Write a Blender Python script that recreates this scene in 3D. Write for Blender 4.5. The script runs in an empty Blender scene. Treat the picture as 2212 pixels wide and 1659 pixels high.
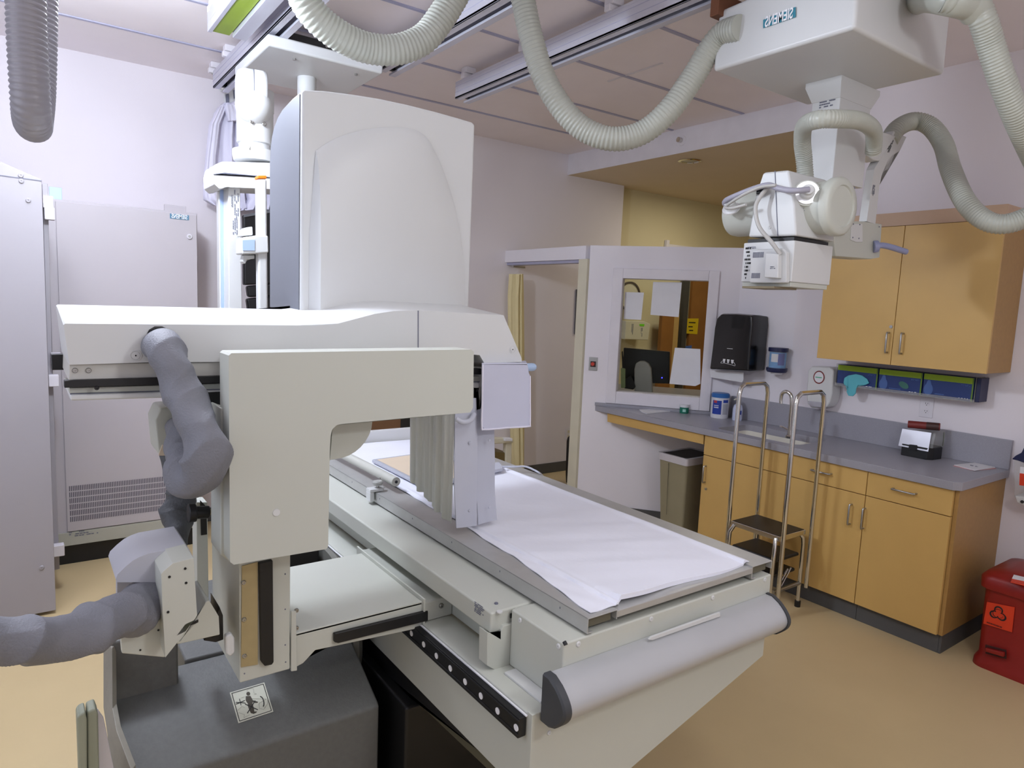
import bpy, bmesh, math, random
from mathutils import Vector, Matrix
random.seed(7)
C = bpy.context.scene.collection
S = bpy.context.scene
# ------------------------------------------------------------------ camera
FPX, CX, CY, H = 1466.68, 1106.0, 829.5, 1.65
YAW, PIT, ROL = 0.625985, 0.118964, 0.0422323
sy, cyw, sp, cp = math.sin(YAW), math.cos(YAW), math.sin(PIT), math.cos(PIT)
FW = Vector((sy*cp, cyw*cp, -sp)); R0 = Vector((cyw, -sy, 0)); U0 = R0.cross(FW)
RT = R0*math.cos(ROL) + U0*math.sin(ROL); UP = -R0*math.sin(ROL) + U0*math.cos(ROL)
CAM = Vector((0, 0, H))
cd = bpy.data.cameras.new('camera'); cam = bpy.data.objects.new('camera', cd); C.objects.link(cam)
cd.sensor_width = 36; cd.sensor_fit = 'HORIZONTAL'; cd.lens = FPX/2212*36; cd.clip_start = .05
mw = Matrix.Identity(4)
for i in range(3):
    mw[i][0] = RT[i]; mw[i][1] = UP[i]; mw[i][2] = -FW[i]; mw[i][3] = CAM[i]
cam.matrix_world = mw
S.camera = cam
# ------------------------------------------------------------------ world, exposure
w = bpy.data.worlds.new('world'); S.world = w; w.use_nodes = True
w.node_tree.nodes['Background'].inputs[0].default_value = (.85, .86, 1, 1)
w.node_tree.nodes['Background'].inputs[1].default_value = .33
S.view_settings.view_transform = 'Standard'; S.view_settings.look = 'None'
S.view_settings.gamma = 1; S.view_settings.exposure = 0.0
try: S.view_settings.use_curve_mapping = False
except Exception: pass

def area(name, loc, sx, syy, energy, col, rot=(0, 0, 0)):
    l = bpy.data.lights.new(name, 'AREA'); l.shape = 'RECTANGLE'; l.size = sx; l.size_y = syy
    l.energy = energy; l.color = col
    o = bpy.data.objects.new(name, l); C.objects.link(o); o.location = loc; o.rotation_euler = rot
    return o
COOL = (.84, .84, 1.0)
def point(name, loc, r, energy, col):
    l = bpy.data.lights.new(name, 'POINT'); l.energy = energy; l.color = col; l.shadow_soft_size = r
    o = bpy.data.objects.new(name, l); C.objects.link(o); o.location = loc
point('lamp_glow', (.22, 2.75, 2.65), .1, 84, (.80, .88, 1.0))
point('fill_ceiling_left', (-.1, 3.55, 2.88), .08, 20, (.80, .88, 1.0))  # added unseen light, only there to blow out the ceiling at upper left
area('lamp_back_left', (.1, 3.1, 3.0), .6, 1.2, 8, COOL)
point('fill_ceiling_right', (1.3, -.5, 2.35), .12, 38, (.95, .97, 1.0))  # added fill behind the camera to lift the ceiling, not a room fixture
area('fill_mid_left', (-1.5, 1.5, 2.0), 1.6, 1.6, 17, (.8, .85, 1.0), (0, math.radians(-90), 0))  # added soft fill for faces turned left, no fixture hangs here
area('lamp_front_middle', (1.1, .2, 3.0), .6, 1.2, 18, (.94, .97, 1.0))
area('fill_rear', (.8, -2.0, 1.9), 2.2, 1.2, 5, (.9, .93, 1.0), (math.radians(90), 0, 0))  # added fill panel for faces turned to the camera, not a real lamp
area('lamp_booth', (5.6, 4.1, 2.83), .5, .5, 13, (1, .92, .74))

# ------------------------------------------------------------------ unprojection of picture measurements onto real planes
def ray(px, py):
    return RT*((px-CX)/FPX) - UP*((py-CY)/FPX) + FW
def U(px, py, X=None, Y=None, Z=None, P=None):
    d = ray(px, py)
    if P is not None:
        p0, n = P; t = (p0-CAM).dot(n)/d.dot(n)
    elif X is not None: t = X/d.x
    elif Y is not None: t = Y/d.y
    else: t = (Z-H)/d.z
    return CAM + d*t

# ------------------------------------------------------------------ materials
def lin(c):
    return tuple(((v/255)/12.92 if v/255 <= .04045 else ((v/255+.055)/1.055)**2.4) for v in c)
MATS = {}
def mat(name, rgb, rough=.5, metal=0., var=.03, scale=8., bump=0., bscale=60., emit=0., trans=0., alpha=1., coat=0.):
    if name in MATS: return MATS[name]
    m = bpy.data.materials.new(name); m.use_nodes = True; nt = m.node_tree; b = nt.nodes['Principled BSDF']
    c = lin(rgb)
    b.inputs['Roughness'].default_value = rough; b.inputs['Metallic'].default_value = metal
    tc = nt.nodes.new('ShaderNodeTexCoord')
    n = nt.nodes.new('ShaderNodeTexNoise'); n.inputs['Scale'].default_value = scale; n.inputs['Detail'].default_value = 4
    nt.links.new(tc.outputs['Object'], n.inputs['Vector'])
    r = nt.nodes.new('ShaderNodeValToRGB')
    r.color_ramp.elements[0].position = .3; r.color_ramp.elements[1].position = .7
    r.color_ramp.elements[0].color = (*[max(0, v*(1-var)) for v in c], 1)
    r.color_ramp.elements[1].color = (*[min(1, v*(1+var)) for v in c], 1)
    nt.links.new(n.outputs['Fac'], r.inputs['Fac']); nt.links.new(r.outputs['Color'], b.inputs['Base Color'])
    if bump:
        n2 = nt.nodes.new('ShaderNodeTexNoise'); n2.inputs['Scale'].default_value = bscale; n2.inputs['Detail'].default_value = 6
        nt.links.new(tc.outputs['Object'], n2.inputs['Vector'])
        bp = nt.nodes.new('ShaderNodeBump'); bp.inputs['Strength'].default_value = bump; bp.inputs['Distance'].default_value = .01
        nt.links.new(n2.outputs['Fac'], bp.inputs['Height']); nt.links.new(bp.outputs['Normal'], b.inputs['Normal'])
    if emit:
        b.inputs['Emission Color'].default_value = (*c, 1); b.inputs['Emission Strength'].default_value = emit
    if trans: b.inputs['Transmission Weight'].default_value = trans; b.inputs['IOR'].default_value = 1.02
    if alpha < 1: b.inputs['Alpha'].default_value = alpha
    if coat: b.inputs['Coat Weight'].default_value = coat
    MATS[name] = m
    return m
WALL = mat('wall_paint', (232, 226, 231), .85, var=.015, scale=2, bump=.05, bscale=180)
WALLY = mat('booth_wall_warm_lit', (214, 203, 168), .85, var=.015, scale=2)  # yellow cast of the booth light is mixed into this wall colour
WALLB = mat('booth_wall_white', (232, 228, 234), .8, var=.015, scale=2, bump=.05, bscale=180)
CEIL = mat('ceiling_paint', (244, 236, 238), .8, var=.02, scale=3)
SOFF = mat('soffit_paint', (218, 202, 178), .85, var=.02, scale=3)
FLOOR = mat('vinyl_floor', (206, 184, 140), .42, var=.03, scale=3, bump=.03, bscale=40)
GRID = mat('ceiling_grid_metal', (176, 176, 200), .45, .2)
TRIMW = mat('white_trim', (226, 222, 228), .5)
CREAM = mat('cream_jamb', (214, 208, 186), .5)
KICK = mat('dark_base', (84, 84, 84), .6)
MACH = mat('machine_cream', (197, 199, 190), .42, var=.012, scale=4)
MACHW = mat('machine_white', (213, 214, 214), .38, var=.012, scale=4)
CABW = mat('steel_cabinet_white', (192, 186, 190), .5, var=.012, scale=3)
GENW = mat('generator_paint', (160, 156, 161), .5, var=.012, scale=3)
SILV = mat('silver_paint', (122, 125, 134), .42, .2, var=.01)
ALU = mat('aluminium', (190, 190, 188), .38, .45, var=.04, scale=20)
RAILM = mat('rail_aluminium', (208, 208, 220), .35, .45, var=.03, scale=6)
ALUD = mat('aluminium_bumper', (186, 187, 190), .4, .2, var=.03, scale=6)
BLACK = mat('black_plastic', (20, 20, 22), .45, var=.2)
BLACKG = mat('black_gloss', (12, 12, 13), .22, var=.1, coat=.3)
NAVY = mat('navy_plastic', (28, 34, 74), .4)
DGREY = mat('stand_grey', (100, 101, 99), .6, var=.06, scale=60, bump=.15, bscale=160)
DGREY2 = mat('stand_grey_side', (148, 144, 134), .6, var=.05, scale=60)
FABRIC = mat('grey_fabric', (122, 123, 131), .62, var=.05, scale=30, bump=.3, bscale=220)
FABD = mat('dark_grey_fabric', (82, 84, 88), .55, var=.08, scale=30, bump=.3, bscale=160)
HOSE = mat('hose_grey', (180, 182, 172), .33, var=.03, scale=12)
HOSED = mat('hose_grey_backlit', (146, 143, 150), .36, var=.03, scale=12)  # hose grey darkened in the colour for the backlit loop at left
LEAD = mat('lead_rubber', (188, 190, 202), .5, var=.02)
LEADC = mat('curtain_rubber', (218, 218, 212), .5, var=.03)
FLAP = mat('flap_vinyl', (196, 198, 216), .5, var=.02)
PIPING = mat('flap_piping', (226, 224, 238), .45)
BLUE = mat('light_blue_plastic', (176, 198, 228), .35)
LAV = mat('lavender_plastic', (150, 156, 192), .4)
LAVS = mat('blue_stripe', (168, 190, 232), .45)
SHEET = mat('bed_sheet', (238, 239, 250), .75, var=.015, scale=5, bump=.12, bscale=22)
WOOD = mat('maple_laminate', (206, 168, 100), .42, var=.03, scale=5)
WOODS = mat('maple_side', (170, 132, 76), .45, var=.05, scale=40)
WOODF = mat('filler_board', (196, 166, 140), .5)
DOORW = mat('brown_wood_door', (150, 100, 48), .45, var=.08, scale=6)
COUNT = mat('counter_laminate', (158, 157, 166), .32, var=.05, scale=220)
SINKM = mat('sink_white', (226, 222, 210), .3)
CHROME = mat('chrome', (214, 212, 206), .12, 1., var=.02)
STEEL = mat('brushed_steel', (170, 168, 164), .3, .9)
BRIGHT = mat('polished_ring', (250, 250, 252), .15, .3)
GAP = mat('dark_gap', (48, 38, 28), .8)
RED = mat('red_bin', (138, 27, 20), .38, var=.05)
ORANGE = mat('orange_sticker', (214, 58, 22), .5)
OCAP = mat('orange_cap', (244, 130, 24), .4)
TEAL = mat('brand_teal', (42, 128, 150), .5)
WHITEP = mat('white_print', (240, 240, 244), .6)
PRINT = mat('grey_print', (112, 114, 130), .7)
BPRINT = mat('black_print', (26, 26, 26), .7)
PAPER = mat('paper', (226, 226, 230), .8)
BINB = mat('trash_can_beige', (146, 138, 112), .45)
LINER = mat('plastic_liner', (200, 196, 200), .3)
CURT = mat('door_curtain', (224, 210, 162), .8, var=.03)
GREENS = mat('green_strip', (136, 160, 34), .45)
BEIGE = mat('cassette_beige', (224, 206, 182), .55)
COAT = mat('coat_cotton', (226, 224, 240), .85, bump=.1, bscale=30)
YEL = mat('yellow_sign', (226, 196, 20), .5)
LIME = mat('glove_box_lime', (148, 180, 34), .5)
GBLUE = mat('glove_box_blue', (28, 52, 112), .5)
GBL2 = mat('glove_print_blue', (70, 100, 160), .5)
GLOVE = mat('glove_teal', (92, 182, 196), .5)
DRED = mat('dark_red', (122, 44, 40), .5)
WBLUE = mat('wipes_blue', (32, 62, 160), .5)
CBLUE = mat('label_cyan', (70, 150, 214), .5)
DGREEN = mat('dark_green', (20, 120, 96), .5)
BRASS = mat('raw_plate', (176, 160, 120), .45, .3, var=.12, scale=9)
GLASS = mat('window_glass', (240, 244, 240), .02, trans=1.)
CLEAR = mat('clear_plastic', (214, 214, 210), .15, alpha=.22)
LED = mat('blue_led', (60, 60, 255), .4, emit=4)
KHAKI = mat('olive_grey_plastic', (150, 154, 136), .5)

# ------------------------------------------------------------------ object helpers
def nvec(o):   # origin of the thing an object belongs to
    return Vector(o['_o']) if o is not None and '_o' in o else Vector((0, 0, 0))
ORG = {}
def thing(name, label, cat, loc=(0, 0, 0), group=None):
    o = bpy.data.objects.new(name, None); C.objects.link(o); o.empty_display_size = .05
    o.location = loc; o['label'] = label; o['category'] = cat
    if group: o['group'] = group
    ORG[o.name] = Vector(loc)
    return o
def finish(name, bm, m, parent=None, bevel=0., seg=2, smooth=True, angle=35, label=None):
    bmesh.ops.recalc_face_normals(bm, faces=bm.faces[:])
    org = ORG.get(parent.name, Vector((0, 0, 0))) if parent else None
    if parent is None:
        xs = [v.co for v in bm.verts]
        org = Vector(((min(v.x for v in xs)+max(v.x for v in xs))/2, (min(v.y for v in xs)+max(v.y for v in xs))/2, min(v.z for v in xs)))
    for v in bm.verts: v.co -= org
    me = bpy.data.meshes.new(name); bm.to_mesh(me); bm.free()
    me.materials.append(m)
    o = bpy.data.objects.new(name, me); C.objects.link(o)
    if parent: o.parent = parent; ORG[o.name] = org
    else: o.location = org; ORG[o.name] = org
    if parent and parent.type == 'MESH': pass
    if smooth:
        for p in me.polygons: p.use_smooth = True
        if not bevel: me.set_sharp_from_angle(angle=math.radians(angle))
    if bevel:
        b = o.modifiers.new('bevel', 'BEVEL'); b.width = bevel; b.segments = seg; b.limit_method = 'ANGLE'; b.angle_limit = math.radians(30)
        b.harden_normals = True
    if label: o['label'] = label
    return o
def struct(o): o['kind'] = 'structure'; return o
def tag(o, label, cat, group=None):
    o['label'] = label; o['category'] = cat
    if group: o['group'] = group
    return o
def bmbox(bm, x0, x1, y0, y1, z0, z1):
    vs = [bm.verts.new(p) for p in ((x0,y0,z0),(x1,y0,z0),(x1,y1,z0),(x0,y1,z0),(x0,y0,z1),(x1,y0,z1),(x1,y1,z1),(x0,y1,z1))]
    for f in ((0,1,2,3),(4,5,6,7),(0,1,5,4),(1,2,6,5),(2,3,7,6),(3,0,4,7)): bm.faces.new([vs[i] for i in f])
def box(name, x, y, z, m, parent=None, bevel=.003, **k):
    bm = bmesh.new(); bmbox(bm, x[0], x[1], y[0], y[1], z[0], z[1])
    return finish(name, bm, m, parent, bevel, **k)
def boxes(name, lst, m, parent=None, bevel=.001, **k):
    bm = bmesh.new()
    for b in lst: bmbox(bm, *b)
    return finish(name, bm, m, parent, bevel, **k)
def bmprism(bm, pts, d):
    d = Vector(d); a = [bm.verts.new(p) for p in pts]; b = [bm.verts.new(Vector(p)+d) for p in pts]
    bm.faces.new(a); bm.faces.new(b[::-1]); n = len(pts)
    for i in range(n): bm.faces.new((a[i], a[(i+1) % n], b[(i+1) % n], b[i]))
def prism(name, pts, d, m, parent=None, bevel=.002, **k):
    bm = bmesh.new(); bmprism(bm, pts, d)
    bmesh.ops.triangulate(bm, faces=[f for f in bm.faces if len(f.verts) > 4])
    bmesh.ops.join_triangles(bm, faces=bm.faces[:], angle_face_threshold=.01, angle_shape_threshold=3.1)
    return finish(name, bm, m, parent, bevel, **k)
def pp(name, px, d, m, parent=None, bevel=.002, X=None, Y=None, Z=None, P=None, **k):
    return prism(name, [U(a, b, X=X, Y=Y, Z=Z, P=P) for a, b in px], d, m, parent, bevel, **k)
def loft(name, rings, m, parent=None, closed=True, cap=True, bevel=0, **k):
    bm = bmesh.new(); R = [[bm.verts.new(p) for p in r] for r in rings]
    n = len(rings[0])
    for a, b in zip(R, R[1:]):
        for i in range(n if closed else n-1):
            j = (i+1) % n; bm.faces.new((a[i], a[j], b[j], b[i]))
    if cap and closed: bm.faces.new(R[0][::-1]); bm.faces.new(R[-1])
    return finish(name, bm, m, parent, bevel, **k)
def frame_rings(path, radf, seg):
    # parallel-transport frames
    rings = []; N = None
    for i, p in enumerate(path):
        t = (path[min(i+1, len(path)-1)]-path[max(i-1, 0)]).normalized()
        if N is None:
            N = t.orthogonal().normalized()
        N = (N - t*N.dot(t)).normalized(); B = t.cross(N)
        rings.append([p + (N*math.cos(a)+B*math.sin(a))*radf(i, a) for a in (2*math.pi*j/seg for j in range(seg))])
    return rings
def catmull(P, n):
    P = [Vector(p) for p in P]; out = []
    Q = [P[0]*2-P[1]] + P + [P[-1]*2-P[-2]]
    for i in range(1, len(Q)-2):
        for k in range(n):
            t = k/n; a, b, c, d = Q[i-1], Q[i], Q[i+1], Q[i+2]
            out.append(.5*((2*b)+(c-a)*t+(2*a-5*b+4*c-d)*t*t+(3*b-a-3*c+d)*t**3))
    out.append(P[-1]); return out
def resample(path, step):
    out = [path[0]]; acc = 0
    for a, b in zip(path, path[1:]):
        L = (b-a).length; 
        while acc + L >= step and L > 1e-9:
            t = (step-acc)/L; a = a.lerp(b, t); out.append(a.copy()); L = (b-a).length; acc = 0
        acc += L
    return out
def tube(name, pts, r, m, parent=None, seg=12, n=8, straight=False, **k):
    path = [Vector(p) for p in pts] if straight else catmull(pts, n)
    return loft(name, frame_rings(path, lambda i, a: r, seg), m, parent, **k)
def hose(name, pts, r, m, parent=None, pitch=.013, seg=24, **k):
    path = resample(catmull(pts, 24), pitch/4)
    prof = (1.0, .965, .915, .965)
    return loft(name, frame_rings(path, lambda i, a: r*prof[i % 4], seg), m, parent, angle=80, **k)
def sleeve(name, pts, rs, m, parent=None, seg=72, amp=.27, seed=1, cell=.062, **k):
    """wrinkled cloth tube: soft dimples that meet in sharp ridges"""
    rnd = random.Random(seed); base = catmull([Vector(p) for p in pts], 16); step = .0035; path = resample(base, step)
    L = len(path)*step; rm = sum(rs)/len(rs); circ = 2*math.pi*rm
    cells = []
    for gi in range(int(L/cell)+3):
        for gj in range(3):
            cells.append(((gi-1+rnd.uniform(0, 1))*cell, (gj+rnd.uniform(0, 1))*circ/3, rnd.uniform(.6, 1.25)))
    def rf(i, a):
        s = i*step; t = i/len(path)*(len(rs)-1); j = min(int(t), len(rs)-2); rr = rs[j]+(rs[j+1]-rs[j])*(t-j)
        q = a*rm; s2 = s+.35*q if q < circ/2 else s+.35*(circ-q); d1 = d2 = 9
        for (cs, cq, wt) in cells:
            if abs(cs-s2) > .2: continue
            dq = abs(cq-q); dq = min(dq, circ-dq); d = math.hypot((cs-s2)*1.25, dq*.75)*wt
            if d < d1: d1, d2 = d, d1
            elif d < d2: d2 = d
        f1 = min(d1/cell, 1.1)
        return rr*(1+amp*(1.6*f1*f1-.45)+.25*amp*math.sin(s*38+a*2))
    o = loft(name, frame_rings(path, rf, seg), m, parent, angle=80, **k)
    return o
def cyl(name, p0, p1, r, m, parent=None, seg=28, r1=None, bevel=.0, **k):
    p0 = Vector(p0); p1 = Vector(p1); t = (p1-p0).normalized(); N = t.orthogonal().normalized(); B = t.cross(N)
    r1 = r if r1 is None else r1
    ring = lambda p, rr: [p+(N*math.cos(a)+B*math.sin(a))*rr for a in (2*math.pi*j/seg for j in range(seg))]
    return loft(name, [ring(p0, r), ring(p1, r1)], m, parent, bevel=bevel, **k)
def lathe(name, c, prof, m, parent=None, seg=32, axis=(0, 0, 1), **k):
    t = Vector(axis).normalized(); N = t.orthogonal().normalized(); B = t.cross(N); c = Vector(c)
    return loft(name, [[c+t*h+(N*math.cos(a)+B*math.sin(a))*max(r, 1e-4) for a in (2*math.pi*j/seg for j in range(seg))] for r, h in prof], m, parent, **k)
def sphere_prof(r, n=10, a0=-90, a1=90):
    return [(r*math.cos(math.radians(a0+(a1-a0)*i/n)), r*math.sin(math.radians(a0+(a1-a0)*i/n))) for i in range(n+1)]
def text(name, s, o, ux, uy, size, m, parent=None, mirror=True, depth=.0006, width=None, bold=0):
    """flat lettering lying in the plane spanned by ux (reading direction on the object) and uy"""
    cu = bpy.data.curves.new('t', 'FONT'); cu.body = s; cu.size = 1; cu.align_x = 'CENTER'; cu.align_y = 'CENTER'; cu.extrude = .02; cu.offset = bold
    to = bpy.data.objects.new('t', cu); C.objects.link(to)
    dg = bpy.context.evaluated_depsgraph_get(); dg.update()
    me = bpy.data.meshes.new_from_object(to.evaluated_get(dg)); bm = bmesh.new(); bm.from_mesh(me)
    bpy.data.objects.remove(to); bpy.data.curves.remove(cu); bpy.data.meshes.remove(me)
    xs = [v.co.x for v in bm.verts]; wd = max(xs)-min(xs)
    sx = (width/wd) if width else size
    ux = Vector(ux).normalized(); uy = Vector(uy).normalized(); nz = ux.cross(uy)
    for v in bm.verts:
        x, y, z = v.co; x = -x if mirror else x
        v.co = Vector(o) + ux*(x*sx) + uy*(y*size) + nz*(z/.02*depth)
    return finish(name, bm, m, parent, smooth=False)
def marks(name, o, ux, uy, wd, ht, rows, m, parent=None, seed=3, nz=None, gap=.5, dens=.75):
    """small print: rows of short broken strokes"""
    rnd = random.Random(seed); ux = Vector(ux).normalized(); uy = Vector(uy).normalized(); n = ux.cross(uy)
    if nz is not None and n.dot(Vector(nz)) < 0: n = -n
    bm = bmesh.new(); rh = ht/rows
    for r in range(rows):
        x = 0; end = wd*rnd.uniform(.6, 1)
        while x < end:
            L = rnd.uniform(.02, .09)*wd*1.6
            if rnd.random() < dens:
                p = Vector(o)-ux*(wd/2)+uy*(ht/2-rh*(r+.8))+ux*x
                a = [p, p+ux*L*.85, p+ux*L*.85+uy*rh*gap, p+uy*rh*gap]
                bmprism(bm, a, n*.0006)
            x += L
    if not bm.verts: bmprism(bm, [Vector(o), Vector(o)+ux*.002, Vector(o)+uy*.002], n*.0005)
    return finish(name, bm, m, parent, smooth=False)
def screw(name, p, n, r, m, parent, depth=.004):
    p = Vector(p); n = Vector(n).normalized()
    return lathe(name, p, [(0.0001, 0), (r, 0), (r, depth*.5), (r*.75, depth), (r*.3, depth), (r*.25, depth*.55), (.0001, depth*.55)], m, parent, seg=14, axis=n)

# ================================================================== SETTING
XR, YB, ZC = 4.22, 5.08, 3.05
XL, YF = -1.7, -2.2
box('floor', (XL, 7.3), (YF, 7.2), (-.1, 0), FLOOR, bevel=0); struct(bpy.data.objects['floor'])
struct(box('ceiling', (XL, XR), (YF, YB), (ZC, ZC+.1), CEIL, bevel=0))
struct(box('wall_back', (XL, 4.96), (YB, YB+.12), (0, ZC+.1), WALL, bevel=0))
struct(box('wall_front', (XL, XR), (YF-.12, YF), (0, ZC+.1), WALL, bevel=0))
YW = 2.62                                    # far end of the full-height part of the right wall
struct(box('wall_right', (XR, XR+.14), (YF, YW), (0, ZC+.1), WALL, bevel=0))
struct(box('ceiling_soffit', (XR, 7.3), (YW, 7.2), (2.865, 2.95), SOFF, bevel=0))
struct(box('trim_1', (XR-.004, XR), (YW-.02, YB), (2.865, ZC+.1), TRIMW, bevel=0))
struct(box('wall_booth_back', (4.96, 7.3), (YB+.1, YB+.2), (0, 2.9), WALLY, bevel=0))
struct(box('wall_booth_end', (7.2, 7.3), (YW, YB+.2), (0, 2.9), WALLY, bevel=0))
struct(box('wall_booth_side', (XR+.14, 7.3), (YW-.1, YW), (0, 2.9), WALLY, bevel=0))
# booth screen wall, half height: A is the corner beside the doorway, B where it meets the right wall
ZT = 2.11
A = Vector((3.54, 3.95, 0)); B = Vector((4.22, 3.075, 0)); dAB = (B-A).normalized(); nAB = Vector((dAB.y, -dAB.x, 0))
if nAB.y > 0: nAB = -nAB
WP = (A, nAB)
def onw(px, py, off=0.): return U(px, py, P=(A+nAB*off, nAB))
TH = .11
def wallq(bm, s0, s1, z0, z1):
    p = [A+dAB*s0, A+dAB*s1, A+dAB*s1-nAB*TH, A+dAB*s0-nAB*TH]
    bmprism(bm, [q+Vector((0, 0, z0)) for q in p], (0, 0, z1-z0))
LAB = (B-A).length
sof = lambda v: (v-A).dot(dAB)
w0, w1 = sof(onw(1340, 700)), sof(onw(1524, 700)); wz0, wz1 = onw(1430, 853).z, onw(1430, 604).z
bm = bmesh.new(); wallq(bm, 0, w0, 0, ZT); wallq(bm, w1, LAB, 0, ZT); wallq(bm, w0, w1, 0, wz0); wallq(bm, w0, w1, wz1, ZT)
struct(finish('wall_booth', bm, WALLB, smooth=False))
struct(box('wall_booth_right', (XR, XR+.12), (YW, B.y+.01), (0, ZT), WALLB, bevel=0))
# doorway: header and jamb in the plane X = 3.54
hz = U(1094, 567, Y=YB).z
struct(box('wall_booth_header', (3.54, 3.66), (4.0, YB), (hz, ZT), WALLB, bevel=0))
struct(box('trim_2', (3.52, 3.68), (3.955, 4.055), (0, hz), CREAM, bevel=.003))
struct(box('trim_3', (3.56, 3.64), (4.0, YB), (hz-.025, hz), GRID, bevel=.002))
# window: trim around the opening, recess and glass
bm = bmesh.new(); cw = .075
def trimq(bm, s0, s1, z0, z1, d=.016):
    p = [A+dAB*s0+nAB*.001, A+dAB*s1+nAB*.001, A+dAB*s1+nAB*d, A+dAB*s0+nAB*d]
    bmprism(bm, [q+Vector((0, 0, z0)) for q in p], (0, 0, z1-z0))
trimq(bm, w0-cw, w0, wz0-cw-.02, wz1+cw); trimq(bm, w1, w1+cw, wz0-cw-.02, wz1+cw)
trimq(bm, w0, w1, wz1, wz1+cw); trimq(bm, w0, w1, wz0-cw-.02, wz0)
win = finish('window_1', bm, TRIMW, bevel=.004); struct(win)
g = [A+dAB*w0-nAB*.06, A+dAB*w1-nAB*.06, A+dAB*w1-nAB*.066, A+dAB*w0-nAB*.066]
o = prism('window_glass', [q+Vector((0, 0, wz0)) for q in g], (0, 0, wz1-wz0), GLASS, win, 0, smooth=False)
# baseboards
struct(box('baseboard_back', (.2, 4.9), (YB-.008, YB), (0, .1), KICK, bevel=.002))
bm = bmesh.new(); p = [A+nAB*.001, A+dAB*LAB+nAB*.001, A+dAB*LAB+nAB*.01, A+nAB*.01]; bmprism(bm, p, (0, 0, .1))
struct(finish('baseboard_booth', bm, KICK))
struct(box('baseboard_right', (XR-.008, XR), (YF, 1.33), (0, .1), KICK, bevel=.002))
# ceiling grid: long joints across the room
k = 0
for (px, py) in ((801, 187), (1084, 181), (1223, 123), (1160, 40), (1500, 60)):
    y = U(px, py, Z=ZC).y
    k += 1
gy = sorted({round(U(801, 187, Z=ZC).y, 3), round(U(1084, 181, Z=ZC).y, 3), round(U(1223, 123, Z=ZC).y, 3)})
ys = gy + [gy[0]-.64, gy[0]-1.28, gy[0]-1.92, gy[0]-2.56, gy[0]-3.2]
for i, y in enumerate(ys):
    struct(box('trim_%d' % (10+i), (XL, XR-.02), (y-.012, y+.012), (ZC-.006, ZC), GRID, bevel=.001))
struct(boxes('trim_30', [(3.02, 3.035, 2.85, 3.3, ZC-.004, ZC)], TRIMW))

# ================================================================== CEILING EQUIPMENT
def ceiling_rail(name, x, y1, label, wdt=.075, hh=.09, z1=2.985, yend=-1.6, green=False):
    t = thing(name, label, 'rail', (x, y1, z1-hh), 'aluminium rails under the ceiling')
    bm = bmesh.new()
    bmbox(bm, x-wdt/2, x+wdt/2, yend, y1, z1-.012, z1)
    bmbox(bm, x-wdt/2, x-wdt/2+.008, yend, y1, z1-hh, z1-.012)
    bmbox(bm, x-wdt/2, x-.008, yend, y1, z1-hh, z1-hh+.012)
    bmbox(bm, x+wdt/2-.012, x+wdt/2, yend, y1, z1-hh, z1-.012)
    bmbox(bm, x+.012, x+wdt/2, yend, y1, z1-hh-.012, z1-hh)
    finish('profile', bm, RAILM, t, .0015)
    bm = bmesh.new()
    for q in (.3, .62): bmbox(bm, x-wdt/2-.001, x-wdt/2, yend, y1, z1-hh*q-.0012, z1-hh*q+.0012)
    finish('side_groove', bm, GRID, t, 0)
    box('end_plug', (x-wdt/2+.009, x+wdt/2-.013), (y1-.03, y1-.004), (z1-hh+.013, z1-.014), BLACK, t, .002)
    return t
railx = [U(998, 212, Z=2.9).x, U(836, 152, Z=2.9).x, U(466, 190, Z=2.9).x]
railA = ceiling_rail('ceiling_rail', railx[0], U(998, 212, Z=2.9).y, 'silver ceiling rail on the right with a black open end, crossed by a sagging hose', wdt=.1, hh=.1)
railB = ceiling_rail('ceiling_rail', railx[1], U(836, 152, Z=2.9).y, 'silver ceiling rail whose end sits on the right of the white carriage plate', wdt=.1, hh=.1)
railC = ceiling_rail('ceiling_rail', railx[2]+.02, U(466, 186, Z=2.9).y, 'silver ceiling rail on the left of the white carriage plate, reaching the back wall', wdt=.09, hh=.1)
x4 = U(480, 78, Z=2.9).x
t = thing('ceiling_rail', 'short cable duct under the ceiling with a lime green strip along it', 'rail', (x4, 3.6, 2.9), 'aluminium rails under the ceiling')
ye = U(468, 74, Z=2.9).y
boxes('profile', [(x4-.07, x4+.1, -1.6, ye, 2.94, 3.0), (x4-.07, x4-.05, -1.6, ye, 2.9, 2.94), (x4+.035, x4+.1, -1.6, ye-.05, 2.885, 2.94)], RAILM, t, .003)
box('green_strip', (x4-.05, x4+.03), (-1.6, ye-.01), (2.905, 2.94), GREENS, t, .001, label='lime green strip')
# rail brackets
def bracket(px, py, label):
    c = U(px, py, Z=3.0)
    b = thing('rail_bracket', label, 'bracket', (c.x, c.y, 2.985), 'small white brackets holding the ceiling rails')
    boxes('foot', [(c.x-.035, c.x+.035, c.y-.03, c.y+.03, 3.015, 3.05), (c.x-.045, c.x+.02, c.y-.018, c.y+.018, 2.985, 3.015)], TRIMW, b, .004)
    cyl('bolt', (c.x-.02, c.y, 2.979), (c.x-.02, c.y, 2.985), .007, STEEL, b, seg=10)
for q in ((1012, 166, 'white bracket at the black open end of the right ceiling rail'), (1326, 22, 'white bracket at the top edge on the right ceiling rail'),
          (467, 155, 'white bracket nearest the back wall on the left ceiling rail'), (498, 120, 'white bracket on the left ceiling rail, second from the back wall'),
          (566, 48, 'white bracket between the green strip duct and the left rail'), (470, 24, 'white bracket left of the green strip duct'),
          (1138, 108, 'white bracket of the right rail beside the sagging hose')): bracket(*q)
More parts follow.
